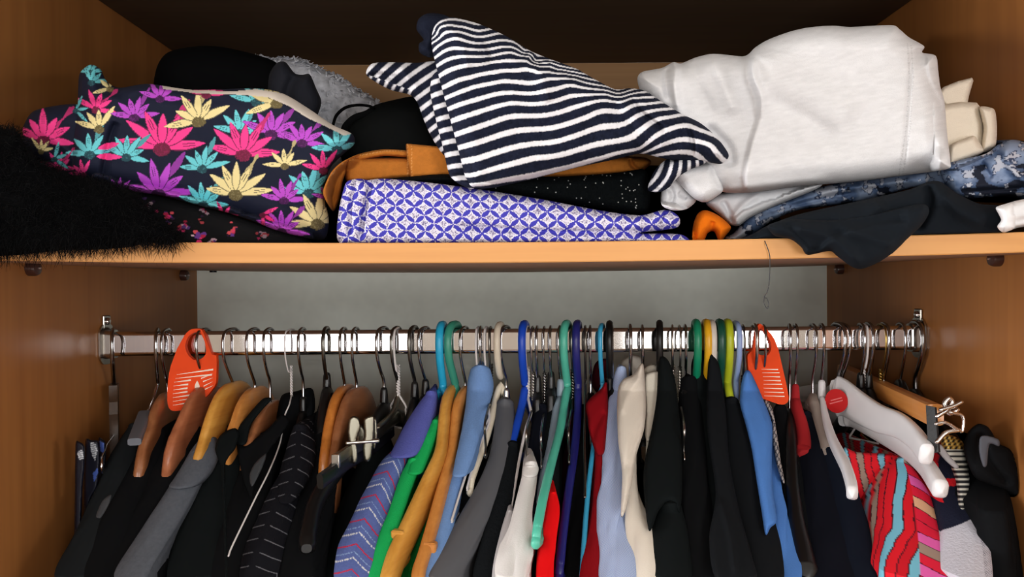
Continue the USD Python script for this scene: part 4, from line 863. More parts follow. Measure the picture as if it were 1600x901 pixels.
hg['cyan'] = H('tube', 'bright cyan tubular plastic hanger beside a green one', 692, 604, (640, 880), 'cyan', path=[(692, 604), (688, 612), (680, 622), (672, 650), (650, 720)])
hg['tealA'] = H('tube', 'dull green tubular plastic hanger with its hook touching the bright cyan one', 711, 598, (600, 850), 'teal', path=[(711, 600), (713, 612, .912), (715, 640, .89), (714, 690, .87), (712, 730, .86)])
hg['woodH'] = H('wood', 'long yellow-orange wooden hanger in front of the green sweaters, with a notch near its tip', 707, 600, (590, 890), 'honey', p=1.05, path=[(707, 600, 0.912), (702, 608, 0.897), (699, 630, 0.882), (696, 660, 0.865), (690, 695, 0.841), (670, 738, 0.813), (651, 780, 0.785), (634, 817, 0.76), (617, 855, 0.735), (607, 890, 0.711), (604, 915, 0.695)])
hg['woodI'] = H('wood', 'slim orange wooden hanger with trouser bar, right of the long yellow-orange one', 727, 602, (642, 893), 'pale', p=1.05, path=[(727, 602, 0.912), (719, 616, 0.897), (715, 646, 0.882), (710, 690, 0.855), (697, 738, 0.823), (680, 800, 0.781), (664, 856, 0.744), (656, 880, 0.728), (652, 912, 0.707)])
hg['wireC'] = H('wire', 'white wire hanger inside the light blue denim shirt collar', 748, 572, (705, 812), hook='white', L=0.19, path=[(760, 640), (764, 652), (756, 668), (740, 706), (722, 760), (706, 812)])
hg['darkD'] = H('moulded', 'dark hanger with chrome hook behind the denim shirt collar', 752, 590, (735, 880), 'grey', r=0.0018, path=[(752, 592, 0.912), (752, 602, 0.91), (752, 632, 0.906), (752, 672, 0.903)])
hg['wireD'] = H('wire', 'white wire hanger with a bare arm running down between denim shirt and cream tubular hanger', 761, 590, (727, 760), hook='white', L=0.17, path=[(764, 640), (764, 660), (752, 690), (740, 724), (730, 762)])
hg['wireE'] = H('wire', 'dark twisted-neck wire hanger just left of the cream tubular hook', 767, 570, (745, 860), hook='dark', L=0.19)
hg['cream'] = H('tube', 'cream tubular plastic hanger with a big open hook', 782, 588, (738, 760), 'cream', L=0.17, r=.004, path=[(782, 600), (774, 624), (768, 655), (758, 690), (746, 722), (737, 748)])
hg['felt'] = H('moulded', 'chrome-hooked hanger with a metal collar holding the plain grey felt jacket', 791, 626, (690, 880), 'grey', cap=steel, r=0.002)
hg['blue'] = H('tube', 'royal blue tubular plastic hanger near the middle of the rail', 820, 598, (778, 850), 'blue', path=[(820, 606), (816, 630), (810, 655), (802, 684), (796, 704)])
hg['wireF'] = H('wire', 'white wire hanger with a thick twisted neck and long bare arm above the white shirt', 824, 576, (790, 830), hook='white', L=0.19, r=0.0017, path=[(829, 640), (829, 648), (822, 668), (813, 710), (804, 760), (796, 806)])
hg['wireG'] = H('wire', 'steel twisted-neck wire hanger immediately right of the thick white twisted one', 833, 582, (808, 880), hook='steel', L=0.19)
hg['blackE'] = H('moulded', 'slim black hanger on a chrome hook behind the white shirt', 840, 606, (825, 880), 'black', cap=blk, path=[(840, 606, 0.912), (840, 616, 0.91), (840, 646, 0.906), (840, 686, 0.903)])
hg['wireH'] = H('wire', 'thin bright twisted-neck wire hanger left of a pair of straight chrome hooks at mid rail', 851, 586, (838, 880), hook='chrome', L=0.19)
hg['blackF'] = H('moulded', 'black hanger on a straight chrome hook left of the pale blue-grey hanger', 861, 600, (850, 880), 'black', cap=blk, path=[(861, 600, 0.912), (861, 610, 0.91), (861, 640, 0.906), (861, 680, 0.903)])
hg['bluegrey'] = H('moulded', 'pale blue-grey plastic hanger close behind the mint green one', 876, 612, (846, 850), 'blue_grey', cap=plastic('blue_grey'), path=[(876, 612), (872, 622), (868, 650), (862, 690), (852, 740), (846, 790)])
hg['mint'] = H('tube', 'mint green tubular plastic hanger with a long bare arm in the middle of the rail', 886, 600, (840, 815), 'mint', L=0.19, path=[(886, 606, 0.912), (882, 630, 0.895), (875, 672, 0.861), (862, 722, 0.812), (849, 776, 0.756), (840, 822, 0.721)])
hg['wireI'] = H('wire', 'dark twisted wire hanger squeezed between mint green and navy blue plastic hangers', 895, 580, (880, 870), hook='dark', L=0.19)
hg['navy'] = H('tube', 'dark navy blue tubular plastic hanger with a glossy straight arm', 903, 606, (878, 870), 'navy', path=[(903, 606), (903, 640), (898, 700), (888, 770), (880, 830), (875, 880)])
hg['bronze'] = H('clip', 'dark bent-wire hanger left of the dark red shirt', 915, 590, (913, 780), hook='dark', r=0.0015)
hg['chromeJ'] = H('moulded', 'chrome-hooked hanger holding the dark red shirt', 923, 612, (922, 880), 'black', r=0.0017, path=[(923, 612, 0.912), (923, 622, 0.91), (923, 652, 0.906), (923, 692, 0.903)])
hg['sky'] = H('tube', 'very thin sky blue cord-like hanger beside the dark red shirt', 941, 600, (912, 872), 'sky', r=0.0027, path=[(941, 600), (937, 620), (931, 670), (923, 730), (916, 800), (911, 872)])
hg['blackG'] = H('tube', 'thick black tubular hook right of the thin sky blue one', 953, 588, (950, 880), 'black', r=0.0042, path=[(953, 588, 0.912), (953, 598, 0.91), (953, 628, 0.906), (953, 668, 0.903)])
hg['chromeK'] = H('moulded', 'plain chrome hook inside the light blue oxford shirt collar', 957, 596, (958, 890), 'black', r=0.0018, path=[(957, 596, 0.912), (957, 610, 0.91), (957, 660, 0.905), (957, 720, 0.9)])
hg['chromeL'] = H('moulded', 'curved chrome hook inside the cream shirt collar', 985, 600, (997, 890), 'black', r=0.0022, path=[(985, 600, 0.912), (986, 612, 0.905), (990, 660, 0.895), (993, 720, 0.88)])
hg['chromeM'] = H('moulded', 'chrome hook behind the second fold of the cream shirt', 1004, 600, (1015, 890), 'black', r=0.0018, path=[(1004, 600, 0.912), (1004, 610, 0.91), (1004, 640, 0.906), (1004, 680, 0.903)])
hg['blackH'] = H('tube', 'black tubular hook above the sleeveless black top', 1031, 588, (1034, 880), 'black', r=0.0042, path=[(1031, 588, 0.912), (1032, 604, 0.91), (1036, 650, 0.905), (1040, 720, 0.9)])
hg['wireK'] = H('wire', 'steel wire hanger with thick twisted neck and curved bare arm lying over the black clothes', 1051, 574, (1054, 800), hook='steel', L=0.18, r=0.0016, path=[(1055, 626), (1057, 642), (1052, 668), (1044, 692), (1043, 722), (1048, 750), (1058, 784)])
hg['wireL'] = H('wire', 'thin steel twisted-neck wire hanger right of the thick twisted one', 1062, 576, (1080, 880), hook='steel', L=0.19)
hg['chromeN'] = H('moulded', 'slim chrome hook left of the emerald green plastic hook', 1071, 596, (1088, 880), 'black', r=0.0017, path=[(1071, 596, 0.912), (1071, 606, 0.91), (1071, 636, 0.906), (1071, 676, 0.903)])
hg['green'] = H('tube', 'emerald green tubular plastic hanger left of the yellow one', 1088, 596, (1120, 880), 'green', path=[(1087, 596, 0.912), (1087, 606, 0.91), (1087, 636, 0.906), (1087, 676, 0.903)])
hg['yellow'] = H('tube', 'golden yellow tubular plastic hanger', 1104, 598, (1142, 880), 'yellow', path=[(1104, 598, 0.912), (1104, 608, 0.91), (1104, 638, 0.906), (1104, 678, 0.903)])
hg['ivory'] = H('tube', 'ivory tubular plastic hanger between golden yellow and bottle green ones', 1112, 600, (1150, 880), 'ivory', r=0.0042, path=[(1112, 600, 0.912), (1112, 610, 0.91), (1112, 640, 0.906), (1112, 680, 0.903)])
hg['bottle'] = H('tube', 'bottle green tubular plastic hanger between ivory and lime ones', 1125, 600, (1165, 880), 'dark_green', path=[(1125, 600, 0.912), (1126, 612, 0.91), (1130, 650, 0.905), (1136, 700, 0.9)])
hg['lime'] = H('tube', 'lime yellow-green tubular plastic hanger', 1137, 600, (1180, 880), 'lime', path=[(1137, 600, 0.912), (1139, 612, 0.902), (1144, 640, 0.895), (1150, 700, 0.885)])
hg['lblue'] = H('tube', 'pale translucent blue plastic hanger with a tall open hook right of the lime one', 1150, 596, (1215, 880), 'light_blue', r=0.0034, path=[(1150, 596, 0.912), (1150, 606, 0.91), (1150, 636, 0.906), (1150, 676, 0.903)])
hg['darkN'] = H('wire', 'dark twisted wire hanger between the pale blue hook and the right orange scent hanger', 1161, 590, (1190, 880), hook='dark', L=0.19, path=[(1161, 640, 0.912), (1161, 650, 0.91), (1161, 680, 0.906), (1161, 720, 0.903)])
hg['steelO'] = H('moulded', 'steel-hooked hanger whose straight neck crosses the right orange scent hanger', 1179, 606, (1232, 880), 'black', hook='steel', r=0.0019, path=[(1179, 606, 0.912), (1182, 618, 0.91), (1190, 660, 0.91), (1200, 720, 0.9)])
hg['wireP'] = H('wire', 'chrome twisted-neck wire hanger crossing the right orange scent hanger', 1192, 580, (1246, 880), hook='chrome', L=0.19, r=0.0015, path=[(1192, 640, 0.912), (1193, 650, 0.91), (1198, 680, 0.905), (1204, 720, 0.9)])
hg['redH'] = H('moulded', 'thin chrome hook with a red collar and red velvet shoulder', 1243, 620, (1262, 716), 'red', cap=plastic('red'), L=0.1, r=0.0016, path=[(1243, 618), (1246, 630), (1252, 650), (1256, 676), (1255, 696)])
hg['taupe'] = H('moulded', 'taupe velvet hanger left of the narrow white one', 1270, 612, (1302, 706), 'taupe', L=0.1, r=0.0016, path=[(1270, 612), (1273, 624), (1280, 650), (1289, 680), (1294, 700)])
hg['blackP'] = H('moulded', "black plastic hanger with rounded glossy arm tip at bottom right of the blue shirt", 1234, 640, (1258, 868), 'black', L=0.2, path=[(1234, 640), (1236, 680), (1238, 740), (1244, 800), (1254, 850), (1259, 888)], fat=.0055)
hg['blackQ'] = H('moulded', 'black hanger hooked near two twisted wires right of the round red sticker', 1345, 602, (1420, 720), 'black', cap=blk, path=[(1345, 602, 0.912), (1350, 612, 0.905), (1366, 640, 0.9), (1384, 672, 0.89)])
hg['wireQ'] = H('wire', 'white twisted wire hanger right of the round red sticker', 1349, 574, (1430, 800), hook='white', L=0.19, path=[(1349, 640, 0.91), (1352, 652, 0.905), (1362, 672, 0.9), (1372, 690, 0.895)])
hg['chromeR'] = H('moulded', 'curved chrome hook on a black hanger behind the twisted white wire', 1357, 602, (1450, 760), 'black', cap=blk, r=0.0021, path=[(1357, 602, 0.912), (1362, 612, 0.905), (1380, 640, 0.9), (1396, 666, 0.89)])
hg['brassS'] = H('wire', 'thin brass-coloured twisted wire hanger crossing the wooden trouser bar', 1376, 580, (1470, 860), hook='brass', L=0.19, r=0.0011)
hg['chromeT'] = H('moulded', 'short chrome hook on a black hanger behind the wooden trouser bar', 1407, 592, (1500, 760), 'black', r=0.0018)
# white hangers at the right
hg['whiteN'] = H('clip', 'narrow white plastic hanger seen edge-on, left of the one with the round red sticker', 1284, 600, (1331, 760), hook='chrome', r=0.0017, name='moulded_hanger')
hg['whiteA'] = H('clip', 'broad white plastic hanger with a round red sticker on its neck', 1309, 596, (1446, 712), hook='chrome', r=0.0022, name='moulded_hanger')
hg['whiteB'] = H('clip', 'broad white plastic hanger without sticker, close behind the one with the round red sticker', 1315, 598, (1474, 764), hook='chrome', r=0.0019, name='moulded_hanger')
hg['woodbar'] = H('clip', 'pale wooden trouser hanger with a shiny chrome clip near the right end of the rail', 1381, 592, (1462, 640), hook='chrome', r=0.0019, L=0.17, name='trouser_hanger')
hg['big'] = H('clip', 'big chrome hook of a black hanger, last at the right end of the rail', 1431, 612, (1560, 690), hook='chrome', r=0.0030, name='moulded_hanger')


white_p = M('white_moulded_plastic', (232, 230, 231), 0.4, vary=0.03)
def white_arm(t, px, d, w, h, tip_drop=True, name='near_arm', mat=None):
    q = smooth_path(at(t, px, d), 50); n = len(q); s = np.linspace(0, 1, n)
    hh = np.interp(s, np.linspace(0, 1, len(h)), h); ww = np.interp(s, np.linspace(0, 1, len(w)), w)
    e = np.minimum(1, np.sqrt(np.clip(np.minimum(s, 1 - s) / 0.04, 0.05, 1))); hh, ww = hh * e, ww * e
    return obj(name, sweep(q, ww, hh, side=(1, 0, 0), power=3.5, m=20), mat or white_p, t, smooth=50)
dA = lambda n, d1=0.715, d0=0.912: np.linspace(d0, d1, n)
t = hg['whiteA']; 
white_arm(t, [(1305, 618), (1320, 622), (1342, 636), (1372, 653), (1404, 664), (1428, 682), (1443, 702), (1449, 712)], [.912, .90, .875, .84, .80, .765, .735, .722], [0.0055, 0.006, 0.006, 0.0065], [0.025, 0.020, 0.0145, 0.012, 0.010])
far = at(t, [(1305, 618), (1320, 622), (1342, 636), (1372, 653), (1404, 664), (1428, 682), (1443, 702), (1449, 712)], [.912, .90, .875, .84, .80, .765, .735, .722]) * [1, -1, 1]
obj('far_arm', sweep(smooth_path(far, 50), 0.006, np.linspace(0.019, 0.009, 50), side=(1, 0, 0), power=3.5, m=16), white_p, t, smooth=50)
c = at(t, [(1309, 600)], .912)[0]
obj('neck', tube(np.array([c + [0, 0, .004], c - [0, 0, .003], c - [0, 0, .02]]), [.004, .006, .007], 14), white_p, t, smooth=50)
t = hg['whiteB']
pB = [(1318, 650), (1334, 652), (1356, 664), (1390, 684), (1420, 704), (1446, 728), (1462, 752), (1472, 768)]; dB = [.912, .90, .875, .84, .80, .765, .735, .715]
white_arm(t, pB, dB, [0.006, 0.0065, 0.007], [0.012, 0.011, 0.0095, 0.009])
obj('far_arm', sweep(smooth_path(at(t, pB, dB) * [1, -1, 1], 50), 0.006, np.linspace(0.012, 0.009, 50), side=(1, 0, 0), power=3.5, m=16), white_p, t, smooth=50)
c0 = at(t, [(1315, 600)], .912)[0]; c1 = at(t, [(1317, 640)], .912)[0]
obj('neck', tube(np.array([c0, (c0 + c1) / 2, c1]), [.0045, .0065, .008], 14), white_p, t, smooth=50)
# red sticker with a raised pale stripe
stk = hg['whiteA']; sc = at(stk, [(1307, 626)], .885)[0]
dr = P(1307, 626, .885); nrm_ = inv(stk, [dr - (dr - np.array([0, 0, ZC])) * 0.02])[0] - sc; nrm_ /= np.linalg.norm(nrm_)
def disc(c, n, rx, rz, th, m=28):
    a = np.cross([0, 0, 1.0], n); a /= np.linalg.norm(a); b = np.cross(n, a); an = np.arange(m) * 2 * np.pi / m
    ring = lambda o, k: c + n * o + rx * k * np.cos(an)[:, None] * a + rz * k * np.sin(an)[:, None] * b
    return loft(np.array([ring(0, 1), ring(th * .7, 1), ring(th, .94)]))
stick_n = np.array([-0.55, -0.83, 0.0])
yz = at(stk, [(1307, 626)], .893)[0]
sp_ = obj('sticker', disc(yz + np.array([-0.0105, -0.002, 0]) * 0, stick_n / np.linalg.norm(stick_n), 0.0125, 0.0140, 0.0012), M('red_sticker', (200, 22, 24), 0.5, spec=0.2), stk, smooth=40, label='round red sticker')
for k, (w_, dz) in enumerate(((0.0065, 0.0022), (0.0075, -0.0012))):
    bar_ = box((-w_, -0.0003, -0.0006), (w_, 0.0003, 0.0006)); bar_.apply_transform(trimesh.transformations.rotation_matrix(math.radians(-20), [0, 1, 0]))
    n = stick_n / np.linalg.norm(stick_n); a = np.cross([0, 0, 1.0], n); R_ = np.eye(4); R_[:3, 0], R_[:3, 1], R_[:3, 2] = a, -n, [0, 0, 1]
    bar_.apply_transform(R_); bar_.apply_translation(yz + n * 0.0014 + np.array([0, 0, dz])); obj('pale_stripe', bar_, M('sticker_print', (236, 120, 120), 0.4), sp_)
t = hg['whiteN']
pN = [(1284, 620), (1287, 640), (1293, 664), (1302, 690), (1313, 712), (1322, 730), (1330, 756), (1332, 776)]
white_arm(t, pN, [.912, .895, .87, .835, .80, .77, .735, .715], [0.0034, 0.0040, 0.0048, 0.0052], [0.006, 0.007, 0.007, 0.007])
obj('far_arm', sweep(smooth_path(at(t, pN, [.912, .895, .87, .835, .80, .77, .735, .715]) * [-1, -1, 1], 50), 0.0035, 0.0065, side=(1, 0, 0), power=3.5, m=14), white_p, t, smooth=50)
c0 = at(t, [(1284, 598)], .912)[0]; c1 = at(t, [(1284, 622)], .912)[0]
obj('neck', tube(np.array([c0, (c0 + c1) / 2, c1]), [.0042, .0044, .0044], 14), white_p, t, smooth=50)

# wooden trouser bar with its chrome clip
t = hg['woodbar']
a0, a1 = at(t, [(1372, 606)], .925)[0], at(t, [(1461, 648)], .742)[0]
q = np.linspace(0, 1, 30)[:, None]; path = (a1 + (a0 - a1) * 1.9) * q + a1 * (1 - q)
obj('wooden_bar', sweep(path, 0.008, 0.0105, side=(1, 0, 0), power=6, m=20), wood_mat('pale'), t, smooth=40)
jaw = at(t, [(1448, 633), (1462, 636), (1468, 706), (1452, 708)], [.738, .730, .722, .728]); jn = np.cross(jaw[1] - jaw[0], jaw[3] - jaw[0]); jn /= np.linalg.norm(jn)
obj('black_jaw', trimesh.convex.convex_hull(np.vstack([jaw + jn * 0.0015, jaw - jn * 0.0015])), M('black_rubber', (30, 30, 32), 0.6, bump=0.5, bscale=300), t, label='black ribbed clamp jaw')
def crod(pts, d, r=.0016): return tube(smooth_path(at(t, pts, d), 30), r, 8)
obj('clip_spring', cat(crod([(1464, 650), (1480, 640), (1488, 628), (1482, 622), (1476, 632), (1484, 646), (1496, 640)], .728, .0022), crod([(1470, 640), (1490, 634), (1502, 628)], .724, .002)), chrome, t, smooth=50)
obj('clip_lever', cat(crod([(1462, 662), (1478, 660), (1498, 672), (1504, 672), (1504, 650), (1486, 644)], .722, .0016), crod([(1464, 690), (1478, 676), (1498, 672)], .722, .0022)), chrome, t, smooth=50)

# black arm of the last hanger, hidden in the black top
t = hg['big']; pb = [(1431, 618), (1440, 630), (1460, 654), (1490, 690), (1510, 720)]; db = [.912, .89, .86, .82, .79]
obj('shoulders', sweep(smooth_path(np.vstack([(at(t, pb[1:], db[1:]) * [-1, -1, 1])[::-1], at(t, pb, db)]), 80), 0.005, 0.009, side=(1, 0, 0), power=3, m=14), blk, t, smooth=50)
# bronze bent wire
t = hg['bronze']; bw = smooth_path(at(t, [(915, 592), (914, 640), (913, 690), (914, 740), (914, 776)], [.912, .88, .84, .80, .77]), 40)
obj('arm', tube(bw, .0015, 8), dark_steel, t, smooth=50); obj('arm', tube(bw * [1, -1, 1], .0015, 8), dark_steel, t, smooth=50)

# clip hanger with the slanting hook at the left: its clamp
t = hg['clip_left']
obj('neck_rod', tube(smooth_path(at(t, [(247, 596), (240, 620), (232, 642)], [.912, .90, .88]), 20), .0019, 8), chrome, t, smooth=50)
q = at(t, [(226, 646), (210, 690)], [.875, .80]); q = np.linspace(0, 1, 12)[:, None] * (q[1] - q[0]) + q[0]
obj('clamp_bar', sweep(q, .0065, .004, side=(1, 0, 0), power=6, m=16), M('grey_clamp', (104, 108, 116), 0.4), t, smooth=40, label='grey clamp bar')
# bar and clips of the metal trouser clips
t = hg['clipA']
obj('neck_rod', tube(smooth_path(at(t, [(621, 622), (616, 640), (606, 654), (590, 668)], [.912, .90, .88, .86]), 24), .0036, 10), M('bronze_plate', (150, 144, 128), 0.3, 1.0), t, smooth=50)
q = smooth_path(at(t, [(622, 650), (600, 668), (570, 690), (545, 705), (525, 718)], [.912, .875, .83, .80, .775]), 30)
brz = M('pewter_metal', (140, 136, 122), 0.35, 1.0)
obj('bar', sweep(q, .0035, .0060, side=(1, 0, 0), power=6, m=16), brz, t, smooth=40)
obj('bar_end', box(*(lambda c: (c - [.004, .003, .008], c + [.004, .003, .006]))(q[-1]), 0.0006), steel, t)
q2 = smooth_path(at(t, [(612, 672), (580, 700), (545, 720), (500, 752)], [.90, .85, .80, .745]), 30)
obj('lower_clamp', sweep(q2, .0035, .0075, side=(1, 0, 0), power=6, m=16), blk, t, smooth=40, label='glossy black lower clamp rail')
def cpanel(t, name, outl, d, mat, **k):
    m, px = puff(outl, d, **{**dict(thick=.004, bulge=.0016, rim=4, step=1.8, rest=False, wrinkle=0), **k}); m.vertices = inv(t, m.vertices)
    return obj(name, m, mat, t, smooth=True)
for o_, d_ in (([(545, 656), (552, 650), (560, 653), (563, 668), (557, 688), (559, 712), (556, 723), (550, 722), (547, 700), (543, 676)], .80), ([(568, 656), (576, 650), (584, 651), (584, 676), (580, 712), (575, 721), (569, 718), (567, 700), (569, 678)], .80), ([(556, 668), (564, 664), (570, 676), (566, 694), (558, 690)], .815), ([(583, 656), (588, 654), (590, 680), (586, 700), (582, 696)], .815)):
    cpanel(t, 'clip', o_, d_, brz)
obj('clip_pin', tube(at(t, [(543, 692), (590, 688)], .80), .0024, 10), steel, t)

# scent hangers: orange plastic sleeves with pale printed lines and a drop
orange_p = M('orange_plastic', (240, 72, 8), 0.6, vary=0.04, vscale=50, spec=0.2); print_w = M('pale_print', (250, 226, 206), 0.6)
def scent(label, outline, hole, d, tilt, lines, drop=None, dark=False, side=None):
    t = thing('scent_hanger', label, 'scent hanger', group='orange scent hangers')
    poly = Polygon(densify(outline, True, 2)[0], [densify(hole, True, 2)[0]]).buffer(0)
    g = poly.simplify(0.4)
    m = trimesh.creation.extrude_polygon(g, 1.0, engine='earcut'); v = np.array(m.vertices)
    dep = lambda x, y: d + tilt * (np.asarray(x) - np.mean([o[0] for o in outline]))
    W = P(v[:, 0], v[:, 1], dep(v[:, 0], v[:, 1])); W[:, 1] += np.where(v[:, 2] > 0.5, 0.0065, 0.0); 
    m = trimesh.Trimesh(W, m.faces, process=False)
    if m.volume < 0: m.invert()
    obj('sleeve', m, orange_p, t, smooth=30)
    for (x0, y0, x1, y1, w) in lines:
        pts = np.array([(x0, y0 - w * .2), (x1, y1 - w), (x1, y1 + w), (x0, y0 + w * .2)])
        F = P(pts[:, 0], pts[:, 1], dep(pts[:, 0], pts[:, 1]) - 0.0006); B = F + [0, 0.0008, 0]
        obj('printed_line', trimesh.convex.convex_hull(np.vstack([F, B])), print_w, t, smooth=False)
    if drop:
        a = np.linspace(0, 2 * np.pi, 24, endpoint=False); r_ = np.where(np.sin(a) < 0, 1.0, 1.0)
        xs_ = drop[0] + 5 * np.sin(a) * np.sin(a / 2) ; ys_ = drop[1] + 7.5 * -np.cos(a) 
        F = P(xs_, ys_, dep(xs_, ys_) - 0.0006); F2 = np.vstack([F, F + [0, .0008, 0]])
        obj('printed_drop', trimesh.convex.convex_hull(F2), print_w, t, smooth=False)
    if side is not None:
        pts = np.array(side, float); F = P(pts[:, 0], pts[:, 1], dep(pts[:, 0], pts[:, 1]) - .001); B = F + [0, .010, 0]
        obj('side_edge', trimesh.convex.convex_hull(np.vstack([F, B])), orange_p, t, smooth=False)
    return t
L1 = [(276, 585, 333, 577, 1.4), (274, 591, 331, 585, 1.4), (272, 597, 298, 593.5, 1.4), (271, 603, 294, 600, 1.4), (271, 609, 293, 606, 1.5), (270, 615, 293, 611.5, 1.4), (270, 621, 297, 617, 1.4), (270, 627, 312, 620, 1.3), (270, 633, 300, 628, 1.2), (332, 584, 314, 591, 1.0), (332, 590, 317, 596, 1.0), (332, 596, 318, 603, 1.0), (333, 602, 320, 608, 1.0)]
scent("bright orange plastic scent hanger printed with pale lines and a drop, among wooden hangers", [(306, 513), (314, 514), (318, 520), (330, 552), (338, 556), (338, 580), (335, 604), (306, 634), (272, 642), (262, 632), (262, 600), (266, 574), (276, 546), (288, 524), (297, 515)], [(304, 519), (313, 520), (320, 534), (322, 551), (315, 560), (303, 562), (293, 553), (289, 540), (294, 526)], 0.895, 0.0002, L1, (308, 602))
L2 = [(1190, 576.5, 1216, 577, 1), (1191, 582, 1218, 582, 1), (1192, 588, 1219, 588.5, 1), (1193, 594, 1220, 594.5, 1), (1193, 600, 1222, 600, 1), (1193, 606, 1223, 607, 1), (1194, 612, 1225, 613, 1), (1194, 618, 1226, 619, 1)]
scent('bright orange plastic scent hanger with fine pale lines, right of the mid-blue shirt', [(1186, 506), (1194, 510), (1208, 526), (1217, 548), (1224, 580), (1230, 606), (1232, 626), (1220, 632), (1190, 622), (1174, 616), (1170, 580), (1168, 556), (1176, 545), (1180, 520)], [(1188, 513), (1196, 519), (1204, 534), (1205, 546), (1199, 555), (1186, 553), (1181, 540), (1184, 520)], 0.90, -0.0001, L2)

# small chrome hook with ties on the tie hanger
tie_c = MC('tie_silk', 0.45, 0.05)
def tie_print(p):
    c = np.tile(lin((16, 18, 32)), (len(p), 1))
    for pol, col in (([(141, 690), (150, 692), (152, 705), (148, 720), (142, 705)], (196, 200, 206)), ([(155, 688), (162, 692), (162, 710), (157, 704)], (70, 96, 176)), ([(145, 740), (152, 730), (154, 738), (147, 752)], (60, 84, 156)), ([(120, 706), (129, 702), (131, 716), (124, 718)], (200, 204, 210))):
        q = shapely.contains_xy(Polygon(pol), p[:, 0], p[:, 1]); c[q] = lin(col)
        if col[0] > 190: c[q & (np.sin(p[:, 1] * 1.9 + p[:, 0] * .5) > .3)] = lin((90, 96, 108))
    return c
for k, (lab, outl, dd_) in enumerate((("dark navy silk tie with pale striped leaf, front-most on the tie hanger's loop", [(118, 694), (124, 690), (132, 698), (132, 730), (129, 765), (124, 900), (116, 900), (117, 760)], .80), ('dark tie with pale blue and white petals, behind the front-most tie on the loop', [(133, 690), (142, 687), (154, 690), (156, 720), (152, 760), (140, 790), (138, 900), (132, 900), (131, 760)], .82), ('dark tie with one blue petal, nearest to the dark wooden tie hanger', [(153, 688), (160, 686), (165, 694), (165, 730), (162, 800), (156, 900), (150, 900), (152, 760)], .845))):
    t = thing('tie', lab, 'tie', group='ties on the tie hanger'); mm, px = puff(outl, dd_, thick=0.006, bulge=0.004, rim=4, step=1.6, rest=False, wrinkle=.001); obj('silk', mm, tie_c, t, smooth=True, colors=tie_print(px))

# the strap notches near the tips of the two long wooden hangers
for key, pts in (('woodH', [(620, 822), (613, 834)]), ('woodI', [(668, 842), (663, 852)])):
    t = hg[key]; k_ = -.014 if key == 'woodH' else -.004
    q = at(t, pts, dmap([p_[1] for p_ in pts]) + k_)
    c = q.mean(0) + [.0045, 0, -.002]; obj('strap_notch', box(c - [.0068, .005, .010], c + [.0068, .004, .003], .0015), wood_mat('honey' if key == 'woodH' else 'pale'), t, smooth=30)

# ------------------------------------------------------------------ garments on the hangers, from left to right
blackw = wool('black_wool', (17, 18, 20)); charcoal = wool('charcoal_wool', (23, 25, 28)); black_green = wool('black_twill', (19, 23, 24)); blacknavy = wool('black_navy', (17, 19, 28)); black_soft = wool('black_fleece', (30, 33, 35), bscale=300)
grey_wool = wool('grey_wool', (92, 96, 104), vary=0.12, vscale=260)
G = garment
G('fleece_jacket', 'dark grey-black fleece jacket, first garment at the left beside the ties', 'jacket', black_soft, [(205, 668, 8), (184, 710, 18), (158, 775, 26), (126, 850, 30), (104, 900, 32)], seed=1)
G('black_coat', 'black coat with a small grey patch on its sleeve, between fleece jacket and grey jacket', 'coat', blackw, [(243, 676, 10), (216, 728, 24), (188, 785, 28), (166, 850, 32), (150, 900, 34)], seed=2,
  extras=[('panel', 'sleeve_patch', [(150, 806), (160, 782), (174, 772), (170, 788), (158, 808)], -0.035, dict(rim=3, bulge=.001), M('grey_patch', (62, 64, 68), .9))])
G('black_overcoat', 'plain black overcoat with a rounded shoulder on the reddish-brown wooden hanger', 'coat', blackw, [(287, 674, 18), (268, 706, 32), (234, 775, 40), (205, 840, 44), (190, 900, 48)], seed=3)
G('grey_jacket', 'mid-grey wool jacket with a turned collar on the yellow honey wooden hanger', 'jacket', grey_wool, [(306, 714, 14), (292, 740, 22), (268, 780, 25), (238, 825, 27), (208, 870, 29), (192, 900, 30)], seed=4, fold=.002, dd=-0.012,
  extras=[('ridge', 'collar', [(318, 690, 13), (309, 712, 23), (290, 746, 26), (276, 762, 24)], dict(short=True, seed=5, fold=.001, dd=-0.018, deep=.97), grey_wool)])
G('beige_coat', 'beige ribbed garment showing as a narrow strip under the grey jacket', 'coat', wool('beige_rib', (136, 118, 96), bump=.6, bscale=300), [(276, 790, 8), (250, 840, 14), (234, 880, 18), (226, 900, 20)], seed=6, dd=0.02)
G('black_suit_jacket', 'wide black suit jacket with a turned collar, right of the grey jacket', 'jacket', black_green, [(364, 670, 14), (347, 705, 26), (328, 760, 36), (306, 830, 48), (296, 900, 56)], seed=7, fold=.002,
  extras=[('panel', 'collar', [(336, 700), (344, 680), (364, 668), (374, 676), (368, 700), (356, 716), (352, 740), (356, 900), (352, 900), (346, 740), (340, 716)], -0.03, dict(thick=.006, bulge=.005, rim=5), black_green),
          ('panel', 'collar_stand', [(362, 672), (376, 662), (396, 638), (412, 622), (425, 623), (409, 641), (392, 664), (385, 692), (372, 694)], -.022, dict(thick=.005, bulge=.003, rim=4), black_green)])
